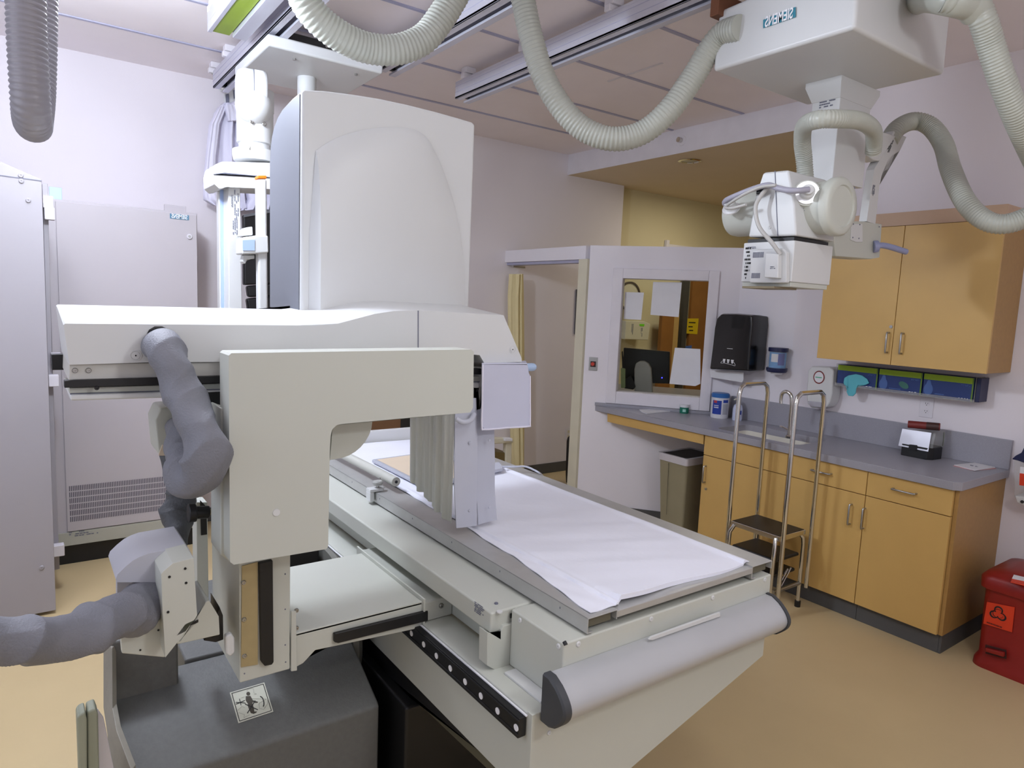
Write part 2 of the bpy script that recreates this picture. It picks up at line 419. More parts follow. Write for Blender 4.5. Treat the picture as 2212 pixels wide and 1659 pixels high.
# carriage plate with the suspended detector column
t = thing('ceiling_carriage', 'white carriage plate hanging under the ceiling rails, above the tall tower cover', 'carriage', (1.25, 3.7, 2.82))
zc = 2.83
fl = U(578, 92, Z=zc); fr = U(833, 152, Z=zc); bl = U(508, 158, Z=zc)
box('carriage_plate', (fl.x, fr.x), (fl.y, fl.y+.62), (zc-.012, zc+.045), MACHW, t, .012, seg=3)
boxes('crossbar', [(fl.x+.03, fl.x+.1, fl.y+.05, fl.y+.5, zc+.045, 2.88), (fr.x-.1, fr.x-.04, fl.y+.05, fl.y+.5, zc+.045, 2.883), (fl.x+.1, fr.x-.1, fl.y+.04, fl.y+.09, zc+.046, zc+.09)], BLACK, t, .002)
c = U(663, 172, Z=zc-.02)
cyl('hanging_post', (c.x, c.y, 2.1), (c.x, c.y, zc-.012), .05, MACHW, t)
for (a, b) in ((636, 127), (769, 160)):
    q = U(a, b, Z=zc-.013); cyl('bolt', (q.x, q.y, zc-.02), (q.x, q.y, zc-.012), .008, STEEL, t, seg=10)
q = U(711, 101, Y=fl.y)
for dx in (-.012, .012): cyl('bolt', (q.x+dx, fl.y-.003, q.z), (q.x+dx, fl.y, q.z), .008, STEEL, t, seg=10)

YD = 3.55
t = thing('detector_column', 'white articulated ceiling column with pale blue stripe and orange tipped grab bar', 'detector column', (.98, YD, 1.3))
P = lambda a, b, y=YD: U(a, b, Y=y)
ec0, ec1 = P(508, 196), P(574, 196)
lathe('elbow_cover', ec0, [(.0001, 0), (.06, 0), (.095, .012), (.108, .035), (.108, .078), (.1065, .08), (.1065, .083), (.108, .085), (.108, ec1.x-ec0.x-.02), (.104, ec1.x-ec0.x-.004), (.096, ec1.x-ec0.x), (.0001, ec1.x-ec0.x)], MACHW, t, seg=48, axis=(1, -.22, 0), angle=50)
lathe('seam_ring', ec0+Vector((.0, 0, 0)), [(.1084, .079), (.1091, .0795), (.1091, .082), (.1084, .0825)], PRINT, t, seg=48, axis=(1, -.22, 0), cap=False)
c = P(549, 230, YD-.06); lathe('ball_joint', c, sphere_prof(.086, 16), MACHW, t, angle=80)
c0 = P(551, 240); c1 = P(551, 350)
lathe('arm_tube', (c0.x, YD, c1.z), [(.1, 0), (.105, .02), (.105, .05), (.075, .055), (.075, .08), (.085, .085), (.085, .33), (.088, .335), (.088, c0.z-c1.z)], MACHW, t)
for (a, b) in ((542, 321), (568, 325), (544, 263), (571, 268)):
    q = P(a, b, YD-.09); screw('bolt', q, (0, -1, 0), .01, STEEL, t)
pts = [(461, 372), (466, 355), (480, 349), (600, 352), (650, 360), (650, 412), (505, 405), (490, 402), (484, 407), (474, 408), (463, 398)]
pp('cross_arm', pts, (0, .22, 0), MACHW, t, .022, Y=YD-.12, seg=4)
pp('seam_line', [(461, 376), (485, 373), (600, 384), (600, 385.5), (485, 374.5), (461, 377.5)], (0, -.003, 0), PRINT, t, 0, Y=YD-.121)
pp('upright', [(493, 404), (519, 406), (525, 800), (495, 800)], (0, .12, 0), MACHW, t, .004, Y=YD-.08)
pp('side_panel', [(472, 404), (493, 404), (495, 800), (476, 800)], (.02, .14, 0), MACHW, t, .004, Y=YD+.02)
pp('blue_stripe', [(475, 406), (491, 406), (494, 800), (479, 800)], (0, -.004, 0), LAVS, t, 0, Y=YD+.019, label='pale blue stripe')
o_ = P(506, 455, YD-.082)
marks('rating_plate', P(511, 440, YD-.082), (0, 0, 1), (1, 0, 0), .15, .022, 3, PRINT, t, 5, (0, -1, 0))
text('plate_lettering', 'OVAWVI', P(501, 434, YD-.083), (0, 0, -1), (1, 0, 0), .014, PRINT, t, mirror=False)
marks('rating_plate', P(508, 484, YD-.082), (0, 0, 1), (1, 0, 0), .10, .025, 3, PRINT, t, 8, (0, -1, 0))
pp('grab_bar', [(556, 386), (577, 386), (581, 800), (560, 800)], (0, .05, 0), MACHW, t, .012, Y=YD-.25, seg=4)
pp('orange_tip', [(557, 379), (576, 379), (577, 386), (556, 386)], (0, .05, 0), OCAP, t, .004, Y=YD-.25, label='orange tip')
pp('clamp_bracket', [(523, 513), (556, 508), (580, 509), (581, 546), (556, 548), (523, 549)], (0, .12, 0), MACHW, t, .008, Y=YD-.27, seg=3)
pp('clamp_window', [(524, 519), (550, 518), (550, 541), (524, 541)], (0, -.003, 0), LAVS, t, 0, Y=YD-.271, label='pale blue inset')
pp('clamp_fin', [(523, 510), (526, 498), (534, 491), (546, 489), (547, 508)], (0, .1, 0), MACHW, t, .006, Y=YD-.2)
pp('lower_hook', [(527, 551), (550, 551), (550, 559), (534, 560), (530, 570), (524, 565)], (0, .06, 0), MACHW, t, .003, Y=YD-.2)

# coat rack with white coats on the back wall
t = thing('coat_rack', 'white strip of ring hooks with tags under the left rail', 'hook rack', (1.1, 4.95, 2.6))
for i, (a, b) in enumerate(((477, 183), (487, 180), (496, 176), (504, 172))):
    q = U(a, b, Y=4.97)
    loft('ring_hook', [[q+Vector((math.cos(u)*(.02+.006*math.cos(v)), .006*math.sin(v), math.sin(u)*(.034+.006*math.cos(v)))) for v in (2*math.pi*k/8 for k in range(8))] for u in (2*math.pi*k/20 for k in range(21))], MACHW, t, cap=False)
pp('hook_plate', [(484, 200), (506, 190), (514, 230), (488, 235)], (0, .04, 0), MACHW, t, .004, Y=4.96)
pp('tag', [(487, 204), (494, 202), (495, 222), (488, 222)], (0, -.003, 0), PRINT, t, 0, Y=4.955)
pp('tag', [(503, 195), (508, 194), (509, 213), (505, 213)], (0, -.003, 0), PRINT, t, 0, Y=4.955)
def cloth(name, outline_rows, y, m, label, cat, parent=None, amp=.02, freq=9, thick=.07):
    # rows: (py, x left, x right); drapes as a closed soft body with vertical folds
    bm = bmesh.new(); F = []; Bk = []; n = 26
    rows = []
    for (r0, r1) in zip(outline_rows, outline_rows[1:]):
        for k in range(4):
            u = k/4; rows.append(tuple(r0[j]*(1-u)+r1[j]*u for j in range(3)))
    rows.append(outline_rows[-1])
    for ri, (py, xa, xb) in enumerate(rows):
        f = []; b = []
        for i in range(n+1):
            u = i/n; q = U(xa+(xb-xa)*u, py, Y=y)
            e = math.sin(math.pi*u)**.5
            fold = amp*(math.sin(freq*u*2+ri*.12)+.6*math.sin(freq*3.1*u+1+ri*.05))
            f.append(bm.verts.new(q+Vector((0, -thick*e-fold*e, 0)))); b.append(bm.verts.new(q+Vector((0, .01, 0))))
        F.append(f); Bk.append(b)
    for i in range(len(F)-1):
        for j in range(n):
            bm.faces.new((F[i][j], F[i][j+1], F[i+1][j+1], F[i+1][j])); bm.faces.new((Bk[i][j], Bk[i+1][j], Bk[i+1][j+1], Bk[i][j+1]))
        bm.faces.new((F[i][0], F[i+1][0], Bk[i+1][0], Bk[i][0])); bm.faces.new((F[i][n], Bk[i][n], Bk[i+1][n], F[i+1][n]))
    for j in range(n):
        bm.faces.new((F[0][j], Bk[0][j], Bk[0][j+1], F[0][j+1])); bm.faces.new((F[-1][j], F[-1][j+1], Bk[-1][j+1], Bk[-1][j]))
    bmesh.ops.remove_doubles(bm, verts=bm.verts, dist=1e-5)
    o = finish(name, bm, m, parent, angle=70)
    if label: tag(o, label, cat)
    return o
t = thing('white_coat', 'white coat hanging by the hook rack behind the detector column', 'coat', (1.15, 5.0, 1.9))
cloth('coat_body', [(225, 478, 520), (245, 462, 527), (300, 458, 530), (370, 462, 532), (430, 470, 536), (452, 480, 540)], 5.0, COAT, None, None, t, .03, 8)
cloth('sleeve', [(232, 470, 488), (270, 452, 474), (340, 444, 466), (400, 439, 465), (432, 440, 478), (445, 462, 478)], 4.93, COAT, None, None, t, .015, 4, .05)
cloth('collar', [(228, 484, 515), (245, 488, 520), (262, 492, 512)], 4.9, COAT, None, None, t, .01, 5, .03)
cloth('garment_bundle', [(400, 526, 590), (430, 534, 592), (455, 520, 592)], 4.95, COAT, 'crumpled white cloth hanging above the black aprons behind the grab bar', 'cloth', None, .03, 14)
t = thing('black_apron', 'black lead aprons hanging behind the grab bar of the detector column', 'apron', (1.3, 4.8, 1.1))
pp('apron_panel', [(526, 464), (592, 452), (592, 612), (528, 616)], (0, .06, 0), BLACK, t, .01, Y=4.85)
pp('top_edge', [(526, 464), (592, 452), (592, 458), (526, 470)], (0, -.01, 0), mat('edge_grey', (110, 112, 118), .5), t, .002, Y=4.849)
pp('apron_fold', [(534, 618), (592, 612), (592, 640), (537, 642)], (0, .06, 0), BLACK, t, .012, Y=4.85)
pp('apron_hem', [(533, 645), (592, 640), (592, 690), (540, 690)], (0, .06, 0), BLACK, t, .015, Y=4.84)

# ================================================================== LEFT EQUIPMENT CABINETS
YC = 4.62
t = thing('control_cabinet', 'wide white steel cabinet with teal badge and vent slots against the back wall', 'cabinet', (.55, YC, 0))
tl = U(105, 427, Y=YC); tr = U(427, 461, Y=YC); bz = U(135, 1150, Y=YC).z
xr_ = U(429, 660, Y=YC).x
box('body', (.03, xr_), (YC+.012, YB-.02), (.12, tr.z), CABW, t, .004)
box('door_panel', (tl.x+.03, xr_-.004), (YC, YC+.012), (.205, tr.z-.012), CABW, t, .003)
box('bottom_rail', (.05, xr_-.004), (YC, YC+.012), (.12, .2), mat('bottom_rail_grey', (178, 178, 166), .5), t, .002)
box('plinth', (.06, xr_-.02), (YC+.03, YB-.04), (0, .12), BLACK, t, .002)
# vent grille slots
bm = bmesh.new()
va = U(149, 1048, Y=YC); vb = U(362, 1022, Y=YC); vz0 = U(149, 1128, Y=YC).z; vz1 = va.z
nrow = 6; ncol = 74; xa, xb = va.x, U(418, 1060, Y=YC).x
for r in range(nrow):
    z0 = vz0+(vz1-vz0)*r/nrow; z1 = z0+(vz1-vz0)/nrow*.82
    for q in range(ncol):
        x0 = xa+(xb-xa)*q/ncol; bmbox(bm, x0, x0+(xb-xa)/ncol*.5, YC-.0012, YC+.002, z0, z1)
finish('vent_slots', bm, mat('slot_dark', (84, 80, 92), .8), t, smooth=False)
q = U(409, 511, Y=YC); cyl('lock', q, q+Vector((0, -.008, 0)), .016, TRIMW, t, bevel=.002); cyl('lock_core', q+Vector((0, -.008, 0)), q+Vector((0, -.01, 0)), .008, ALU, t)
a = U(367, 462, Y=YC-.002); b = U(408, 475, Y=YC-.002)
bd = box('badge', (a.x, b.x), (YC-.003, YC), (U(390, 474, Y=YC).z, U(386, 463, Y=YC).z), mat('badge_slate', (86, 134, 162), .5), t, 0)
text('badge_lettering', 'SIEMENS', ((a.x+b.x)/2, YC-.0035, (U(390, 474, Y=YC).z+U(386, 463, Y=YC).z)/2), (1, 0, 0), (0, 0, 1), .036, WHITEP, t, width=(b.x-a.x)*.84, bold=.02)
marks('rating_plate', U(186, 1150, Y=YC-.001), (1, 0, 0), (0, 0, 1), .17, .035, 3, PRINT, t, 4, (0, -1, 0))
q = U(386, 445, Y=YC+.3); box('top_plate', (U(355, 440, Y=YC+.1).x, U(402, 440, Y=YC+.1).x), (YC+.1, YC+.12), (tr.z, tr.z+.045), CABW, t, .002)
box('top_plate', (U(106, 420, Y=YC+.1).x, U(134, 420, Y=YC+.1).x), (YC+.1, YC+.12), (tr.z, tr.z+.075), BLUE, t, .002)
YP = 3.95
t = thing('generator_cabinet', 'tall plain white steel cabinet with sloped top at the left edge of the picture', 'cabinet', (-.2, YP, 0))
pl = [U(-380, 186, Y=YP), U(0, 349, Y=YP), U(90, 388, Y=YP), U(121, 1318, Y=YP)]; bl_ = Vector((-.9, YP, pl[3].z))
pl[0] = Vector((-.9, YP, pl[1].z+.35))
prism('front_panel', [pl[0], pl[1], pl[2], pl[3], bl_], (0, .02, 0), GENW, t, .002)
prism('body', [Vector((-.9, YP+.02, .03)), Vector((pl[3].x-.012, YP+.02, .03)), Vector((pl[2].x-.012, YP+.02, pl[2].z-.01)), Vector((-.9, YP+.02, pl[0].z-.01))], (0, .5, 0), GENW, t, .002)
pp('seam_line', [(0, 378), (90, 390), (90, 391.5), (0, 379.5)], (0, -.002, 0), PRINT, t, 0, Y=YP-.0005)
for (a, b) in ((45, 379), (46, 391), (61, 433), (90, 1226)):
    screw('screw', U(a, b, Y=YP), (0, -1, 0), .011, GENW, t, .006)
pp('rear_post', [(91, 396), (103, 397), (112, 760), (129, 1229), (117, 1232)], (0, .1, 0), GENW, t, .003, Y=YP+.25)
for (a, b) in ((104, 437), (107, 462), (116, 822), (121, 775)):
    q = U(a, b, Y=YP+.22); box('hinge', (q.x-.022, q.x+.022), (q.y-.02, q.y+.03), (q.z-.03, q.z+.03), TRIMW, t, .004)
q = U(127, 1188, Y=YP+.22); box('hinge', (q.x-.025, q.x+.025), (q.y-.02, q.y+.03), (q.z-.03, q.z+.03), TRIMW, t, .004)

# ================================================================== TABLE
XT0, XT1, YT0, YT1, ZTT = 1.084, 1.84, 1.145, 3.2, .90
t = thing('fluoroscopy_table', 'long white tilting examination table with grey side rails and rounded silver end bumper', 'examination table', (1.4, 2.2, 0))
# tabletop: shallow tray between two rail channels
box('tabletop', (XT0+.1, XT1-.1), (YT0, YT1), (ZTT-.022, ZTT-.004), ALU, t, .002)
def rail_bm(x0, x1):
    bm = bmesh.new()
    bmbox(bm, x0, x1, YT0, YT1, ZTT-.003, ZTT); bmbox(bm, x0, x0+.003, YT0, YT1, ZTT-.038, ZTT); bmbox(bm, x1-.003, x1, YT0, YT1, ZTT-.026, ZTT)
    bmbox(bm, x0, x0+.02, YT0, YT1, ZTT-.04, ZTT-.037)
    bmbox(bm, x0+.004, x1-.004, YT0+.025, YT0+.03, ZTT-.036, ZTT-.003)
    return bm
finish('side_rail', rail_bm(XT0, XT0+.1), ALU, t, .0015)
finish('side_rail', rail_bm(XT1-.1, XT1), ALU, t, .0015)
for x in (XT0, XT1-.1):
    box('channel_plug', (x+.005, x+.095), (YT0+.018, YT0+.024), (ZTT-.034, ZTT-.005), mat('plug_olive', (104, 100, 84), .6), t, .001)
for k in range(7):
    y = 1.25+k*.27; box('rail_screw', (XT0-.0008, XT0), (y-.0012, y+.0012), (ZTT-.017, ZTT-.012), PRINT, t, 0)
ZE = .855
XB0 = U(1218, 1391, Z=ZE).x; XB1 = 1.845; YE = U(1218, 1391, Z=ZE).y; XBn = XB0
LZ = .70; XLg = .93
box('end_box_top', (XBn, XB1), (YE, 1.36), (.70, ZE), MACH, t, .005)
box('upper_body', (1.03, XB1-.01), (1.36, YT1+.02), (.70, ZE-.006), MACH, t, .004)
prism('end_panel', [(XLg, YE+.004, LZ), (XB1, YE+.004, LZ), (XB1, YE+.004, .588), (1.30, YE+.004, .437), (.98, YE+.004, .345), (XLg, YE+.004, .345)], (0, .02, 0), MACH, t, .002)
prism('side_ledge', [(XLg, YE+.02, LZ-.004), (XLg+.012, YE+.02, LZ), (XB0, YE+.02, LZ), (1.05, YE+.02, LZ-.012), (1.0, YE+.02, .48), (XLg, YE+.02, .48)], (0, YT1-YE-.02, 0), MACH, t, .003)
box('ledge_tray', (XLg+.045, XB0-.001), (YE+.03, U(1093, 1455, Z=LZ).y), (LZ, LZ+.006), MACHW, t, .001)
# black rack rail with white caps
boxes('rack_rail', [(XLg-.022, XLg-.001, 1.17, 3.1, LZ-.062, LZ-.012), (XLg-.0245, XLg-.02, 1.17, 3.1, LZ-.022, LZ-.016), (XLg-.0245, XLg-.02, 1.17, 3.1, LZ-.062, LZ-.052)], BLACK, t, .002, label='black rack rail')
rr = bpy.data.objects['rack_rail']
for (a, b) in ((1115, 1578), (1075, 1540), (1039, 1506.5), (1005, 1475.5), (973, 1447), (943, 1420.5), (915.5, 1395), (889, 1371.5)):
    q = U(a, b, X=XLg-.022); cyl('rail_cap', (XLg-.0235, q.y, LZ-.04), (XLg-.021, q.y, LZ-.04), .0085, WHITEP, rr, seg=16)
box('rail_line', (XLg-.006, XLg-.001), (YE+.02, 3.1), (LZ-.011, LZ-.008), WHITEP, t, 0)
# lower web and the dark foot beyond
box('plinth', (.90, 1.42), (1.72, 2.95), (0, .42), BLACK, t, .01)
prism('curved_side', [(XLg+.004, YE+.2, .48), (XLg+.004, 3.0, .48), (XLg+.004, 3.0, .33), (XLg+.004, 2.4, .33), (XLg+.004, 1.9, .42)], (.02, 0, 0), BLACK, t, .002)
prism('lower_flange', [U(852, 1446, X=.95), U(960, 1540, X=.95), U(1085, 1659, X=.95), U(1200, 1765, X=.95), U(1160, 1765, X=.95), U(1050, 1659, X=.95), U(930, 1545, X=.95), U(850, 1463, X=.95)], (.05, 0, 0), mat('flange_olive', (88, 84, 66), .6), t, .002)
# cover beam with rating plate
xc0 = .955
prism('cover_beam', [(xc0, 1.37, ZE-.002), (XT0+.02, 1.37, ZE-.002), (XT0+.02, 1.37, ZE-.06), (xc0, 1.37, ZE-.06)], (0, 1.75, 0), MACH, t, .006, seg=3)
marks('rating_plate', U(1036, 1317, X=xc0-.001), (0, -1, 0), (0, 0, 1), .05, .03, 6, PRINT, t, 9, (-1, 0, 0))
q = U(1072, 1303, Z=ZE); cyl('grommet', (q.x, q.y, ZE-.002), (q.x, q.y, ZE+.0015), .005, PRINT, t, seg=14)
cyl('grommet', (q.x-.02, q.y-.045, ZE-.002), (q.x-.02, q.y-.045, ZE+.0015), .008, MACHW, t, seg=14)
# stepped bracket beside the end box
prism('corner_bracket', [U(1053, 1366, Y=1.36), U(1083, 1384, Y=1.36), U(1083, 1362, Y=1.36), U(1088, 1352, Y=1.36), U(1118, 1344, Y=1.36), U(1114, 1448, Y=1.36), U(1082, 1455, Y=1.36), U(1052, 1438, Y=1.36)], (0, .04, 0), MACH, t, .002)
box('bracket_slot', (1.012, 1.03), (1.362, 1.366), (.828, .84), BLACK, t, 0)
for (a, b, kw) in ((1124, 1340, dict(X=XB0)), (1207, 1396, dict(X=XB0))): screw('cover_screw', U(a, b, **kw), (-1, 0, 0), .007, MACHW, t, .003)
for (a, b) in ((1249, 1391), (1406, 1337), (1539, 1291), (1652, 1252)): screw('cover_screw', U(a, b, Y=YE), (0, -1, 0), .007, MACHW, t, .003)
screw('cover_screw', U(1186, 1583, Y=YE+.004), (0, -1, 0), .006, MACHW, t, .003)
cyl('corner_plug', (XB0+.006, YE-.001, ZE-.004), (XB0+.006, YE+.006, ZE+.0015), .005, BLACK, t, seg=12)
# silver end bumper: quarter-round bolster across the end with dark end caps
def bump_profile(x):
    pts = []
    y0 = YE-.0; zt, zb = .797, .682
    pts.append((x, y0-.001, zt)); pts.append((x, y0-.022, zt))
    for i in range(13):
        a = i/12; yy = y0-.02-.06*math.sin(math.pi*(a*.72+.14))**1.0; zz = zt-.012-(zt-zb-.02)*a
        pts.append((x, yy, zz))
    pts.append((x, y0-.025, zb)); pts.append((x, y0-.001, zb))
    return pts
XQ0, XQ1 = U(1216, 1500, Y=YE-.05).x, U(1680, 1350, Y=YE-.05).x
def zrange():
    return
loft('end_bumper', [bump_profile(XQ0), bump_profile(XQ1)], ALUD, t, angle=30)
def cap_ring(x, s=1.06):
    P_ = bump_profile(x); cy_ = YE; cz_ = .740
    return [(x, cy_+(p[1]-cy_)*s, cz_+(p[2]-cz_)*s) for p in P_]
loft('end_cap', [cap_ring(XQ0-.022, .98), cap_ring(XQ0-.018), cap_ring(XQ0)], mat('cap_dark', (62, 64, 68), .55), t, angle=30)
loft('end_cap', [cap_ring(XQ1), cap_ring(XQ1+.012), cap_ring(XQ1+.016, .97)], mat('cap_dark', (62, 64, 68), .55), t, angle=30)
prism('slot_lip', [U(1402, 1382, Y=YE-.028), U(1410, 1383, Y=YE-.028), U(1556, 1332, Y=YE-.028), U(1556, 1323, Y=YE-.028), U(1408, 1376, Y=YE-.028)], (0, .006, 0), MACHW, t, .001)
# head board and foot end
box('headboard', (XT0+.02, XT1+.02), (YT1, YT1+.03), (.74, .965), MACHW, t, .006)
# pad
def pad():
    bm = bmesh.new(); ny = 110
    y0, y1 = YT0+.03, YT1-.02
    ed = [(1.16, 1.105), (1.20, 1.108), (1.30, 1.125), (1.383, 1.136), (1.5, 1.152), (1.563, 1.162), (1.66, 1.16), (1.744, 1.166), (1.84, 1.178), (1.943, 1.186), (2.1, 1.176), (2.34, 1.186), (3.3, 1.188)]
    def ex(y):
        for (a, b), (c, d) in zip(ed, ed[1:]):
            if y <= c: return b+(d-b)*max(0, (y-a)/(c-a))
        return ed[-1][1]
    T, Bt = [], []
    for j in range(ny+1):
        v = (j/ny)**1.5; y = y0+(y1-y0)*v; xe = ex(y); curl = math.exp(-(y-y0)/.05)
        cols = []
        for k in range(8): cols.append((xe+(1.192-xe)*k/7, ZTT+.0035+.0012*math.sin(y*50+k), .002))
        cols += [(1.196, ZTT+.0095, .006), (1.202, ZTT+.0105, .008), (1.210, ZTT+.0065, .010)]
        for k in range(27):
            u = k/26; x = 1.218+u*.510
            z = ZTT+.008+.0016*math.sin(y*38+u*5)*math.exp(-((y-1.6)/.35)**2)+.0011*math.sin(y*17+u*9)+.0008*math.sin(y*71+u*16)*math.exp(-((y-1.5)/.3)**2)
            z += curl*(.012*(1-u)**1.5-.006*u)
            cols.append((x, z, .013))
        cols += [(1.734, ZTT+.0125, .012), (1.742, ZTT+.0125, .009), (1.752, ZTT+.008, .005), (1.764+.003*math.sin(y*9), ZTT+.0035, .002)]
        T.append([]); Bt.append([])
        for i, (x, z, th) in enumerate(cols):
            yy = y+(curl*.5*(.012*math.sin(i*.35)-.018*(i/len(cols)) if i > 9 else -.028) if j < 6 else 0)
            z = max(ZTT+.0024, z)
            zb = z-th
            if x < 1.185 or x > 1.74: zb = max(zb, ZTT+.0004)
            else: zb = max(zb, ZTT-.0035)
            T[-1].append(bm.verts.new((x, yy, z))); Bt[-1].append(bm.verts.new((x, yy, zb)))
    n = len(T[0])
    for j in range(ny):
        for i in range(n-1):
            bm.faces.new((T[j][i], T[j][i+1], T[j+1][i+1], T[j+1][i])); bm.faces.new((Bt[j][i], Bt[j+1][i], Bt[j+1][i+1], Bt[j][i+1]))
        bm.faces.new((T[j][0], T[j+1][0], Bt[j+1][0], Bt[j][0])); bm.faces.new((T[j][n-1], Bt[j][n-1], Bt[j+1][n-1], T[j+1][n-1]))
    for i in range(n-1):
        bm.faces.new((T[0][i], Bt[0][i], Bt[0][i+1], T[0][i+1])); bm.faces.new((T[ny][i], T[ny][i+1], Bt[ny][i+1], Bt[ny][i]))
    return finish('table_pad', bm, SHEET, None, angle=50)
tag(pad(), 'white sheeted thin pad lying along the examination table', 'mattress pad')
# cassette, its cable grip, roller bar and clamp
zc_ = ZTT+.016
t = thing('detector_cassette', 'flat grey framed cassette with beige face lying on the pad under the curtain', 'cassette', (1.35, 2.4, zc_))
ca = [U(803, 989, Z=zc_+.01), U(905, 1045, Z=zc_+.01)]
cx0, cy0, cx1, cy1 = ca[1].x-.01, ca[1].y, ca[1].x+.36, ca[0].y
pts = [U(803, 992, Z=zc_+.012), U(908, 1045, Z=zc_+.012), U(1060, 1028, Z=zc_+.012), U(935, 974, Z=zc_+.012)]
prism('frame', pts, (0, 0, -.015), mat('cassette_frame', (176, 178, 188), .5), t, .006, seg=3)
ctr = sum(pts, Vector())/4
prism('face_panel', [ctr+(p-ctr)*.9+Vector((0, 0, .0005)) for p in pts], (0, 0, .0012), BEIGE, t, 0, label='beige face')
t = thing('cassette_handle', 'grey cable grip lying on the pad right of the lead curtain', 'cable grip', (1.7, 2.35, zc_))
pp('grip', [(1060, 1008), (1078, 1004), (1084, 1012), (1086, 1018), (1060, 1024)], (0, 0, .015), LEAD, t, .004, Z=zc_)
tube('cable', [U(1080, 1008, Z=zc_+.01), U(1110, 1008, Z=zc_+.012), U(1135, 1008, Z=zc_+.012), U(1155, 1016, Z=zc_+.0), U(1168, 1024, Z=.9), U(1175, 1032, Z=.84)], .0045, LEAD, t)
t = thing('hand_grip_roll', 'grey padded grip roll lying along the left edge of the pad', 'grip roll', (1.15, 2.6, .94))
pa = U(856, 1041, Z=.945); pb = Vector((pa.x-.01, 3.1, .945))
cyl('roll', pa, pb, .019, mat('roll_grey', (190, 190, 182), .5), t, bevel=.003)
cyl('bore', pa+Vector((0, -.0012, 0)), pa+Vector((0, .001, 0)), .006, BLACK, t, seg=16)
t = thing('rail_clamp', 'small white clamp with round knob on the table side rail', 'clamp', (1.08, 2.1, .9))
kc = U(816, 1043, X=1.1)
lathe('knob', kc, [(.0001, -.008), (.017, -.008), (.02, -.004), (.02, .004), (.017, .008), (.0001, .008)], mat('knob_grey', (172, 172, 168), .5), t)
cyl('stem', kc-Vector((0, 0, .03)), kc, .006, STEEL, t, seg=12)
j = kc.y
boxes('jaw', [(1.06, 1.115, j-.02, j+.02, ZTT+.002, ZTT+.014), (1.06, 1.078, j-.02, j+.02, ZTT-.035, ZTT+.002)], MACHW, t, .003)
cyl('pin', (kc.x, j, kc.z-.01), (kc.x+.04, j+.06, kc.z+.01), .003, STEEL, t, seg=10)

# ================================================================== TOWER (carriage, overhead beam, tower cover)
YH = 1.58
t = thing('fluoroscopy_tower', 'large white x-ray tower spanning the table, with front arm and tall curved cover', 'x-ray tower', (.6, 2.0, .6)); TW = t
# lower carriage column
colx0, colx1 = U(517, 1350, Y=1.69).x, U(627, 1350, Y=1.69).x
zbot = U(517, 1476, Y=1.69).z
box('support_column', (colx0, colx1), (1.69, 1.99), (zbot, 1.5), MACH, t, .003)
pp('mount_plate', [(522, 1222), (556, 1213), (556, 1434), (520, 1440)], (0, -.004, 0), BRASS, t, 0, Y=1.69, label='raw metal mounting plate')
pp('guide_slot', [(557, 1213), (586, 1207), (588, 1425), (584, 1431), (569, 1434), (561, 1425)], (0, -.014, 0), BLACK, t, .002, Y=1.69, label='black guide strip')
for (a, b) in ((526, 1258), (527, 1338), (528, 1417)): screw('plate_screw', U(a, b, Y=1.686), (0, -1, 0), .006, STEEL, t, .004)
for (a, b) in ((616, 1240), (616, 1316), (616, 1393), (617, 1430), (528, 1455)): cyl('rivet', U(a, b, Y=1.69), U(a, b, Y=1.69)+Vector((0, -.001, 0)), .002, PRINT, t, seg=8)
# rear guide strip with holes, valve and knob on the left flank
pp('rear_strip', [(424, 1085), (448, 1085), (451, 1298), (426, 1302)], (0, .06, 0), MACH, t, .002, Y=2.02)
pp('rear_slot', [(432, 1080), (446, 1095), (447, 1154), (434, 1156)], (0, -.002, 0), BLACK, t, 0, Y=2.019)
pa = U(412, 1108, Y=1.8); pb = U(452, 1106, Y=1.8)
t2 = cyl('lock_knob', pa, pb, .016, BLACK, t, bevel=.003); cyl('knob_flange', pa-Vector((.006, 0, 0)), pa+Vector((.012, 0, 0)), .024, BLACK, t2, bevel=.003)
cyl('knob_shaft', pb, U(470, 1105, Y=1.8), .008, BRASS, t, seg=14)
pp('plunger', [(487, 1375), (500, 1368), (508, 1380), (508, 1412), (498, 1420), (488, 1412)], (0, .02, 0), MACHW, t, .006, Y=1.68)
# shelf linking to the table rail
sz = .762
sh = [U(629, 1230, Z=sz), U(782, 1194, Z=sz), U(913, 1299, Z=sz), U(629, 1372, Z=sz)]
xs0, xs1 = colx1, sh[2].x; ysf, ysb = sh[2].y, sh[1].y
box('shelf', (xs0, xs1), (ysf, ysb), (sz-.012, sz), MACH, t, .004)
pp('shelf_front', [(629, 1372), (640, 1369), (913, 1299), (920, 1354), (700, 1401), (681, 1405), (655, 1433), (629, 1447)], (0, .012, 0), MACH, t, .002, Y=ysf)
pp('bumper_strip', [(719, 1365), (921, 1316), (921, 1338), (728, 1386), (719, 1384)], (0, -.012, 0), BLACK, t, .003, Y=ysf-.001, label='black rubber strip')
pp('side_tab', [(627, 1318), (638, 1318), (640, 1446), (627, 1448)], (0, -.008, 0), MACH, t, .002, Y=ysf-.002)
for (a, b) in ((640, 1318), (640, 1356)): screw('bolt', U(a, b, Y=ysf), (0, -1, 0), .006, STEEL, t, .006)
chx1 = 1.03
box('rail_channel', (xs1, chx1), (ysf-.01, ysb+.03), (.70, sz), MACH, t, .006, seg=3)
for (a, b) in ((953, 1308), (952, 1347), (980, 1339)): screw('bolt', U(a, b, Y=ysf-.011), (0, -1, 0), .008, STEEL, t, .006)
q = U(779, 1186, Y=ysb+.03); box('channel_flange', (xs1-.002, xs1+.004), (ysf-.012, ysb+.04), (sz-.07, sz+.012), MACH, t, .002)
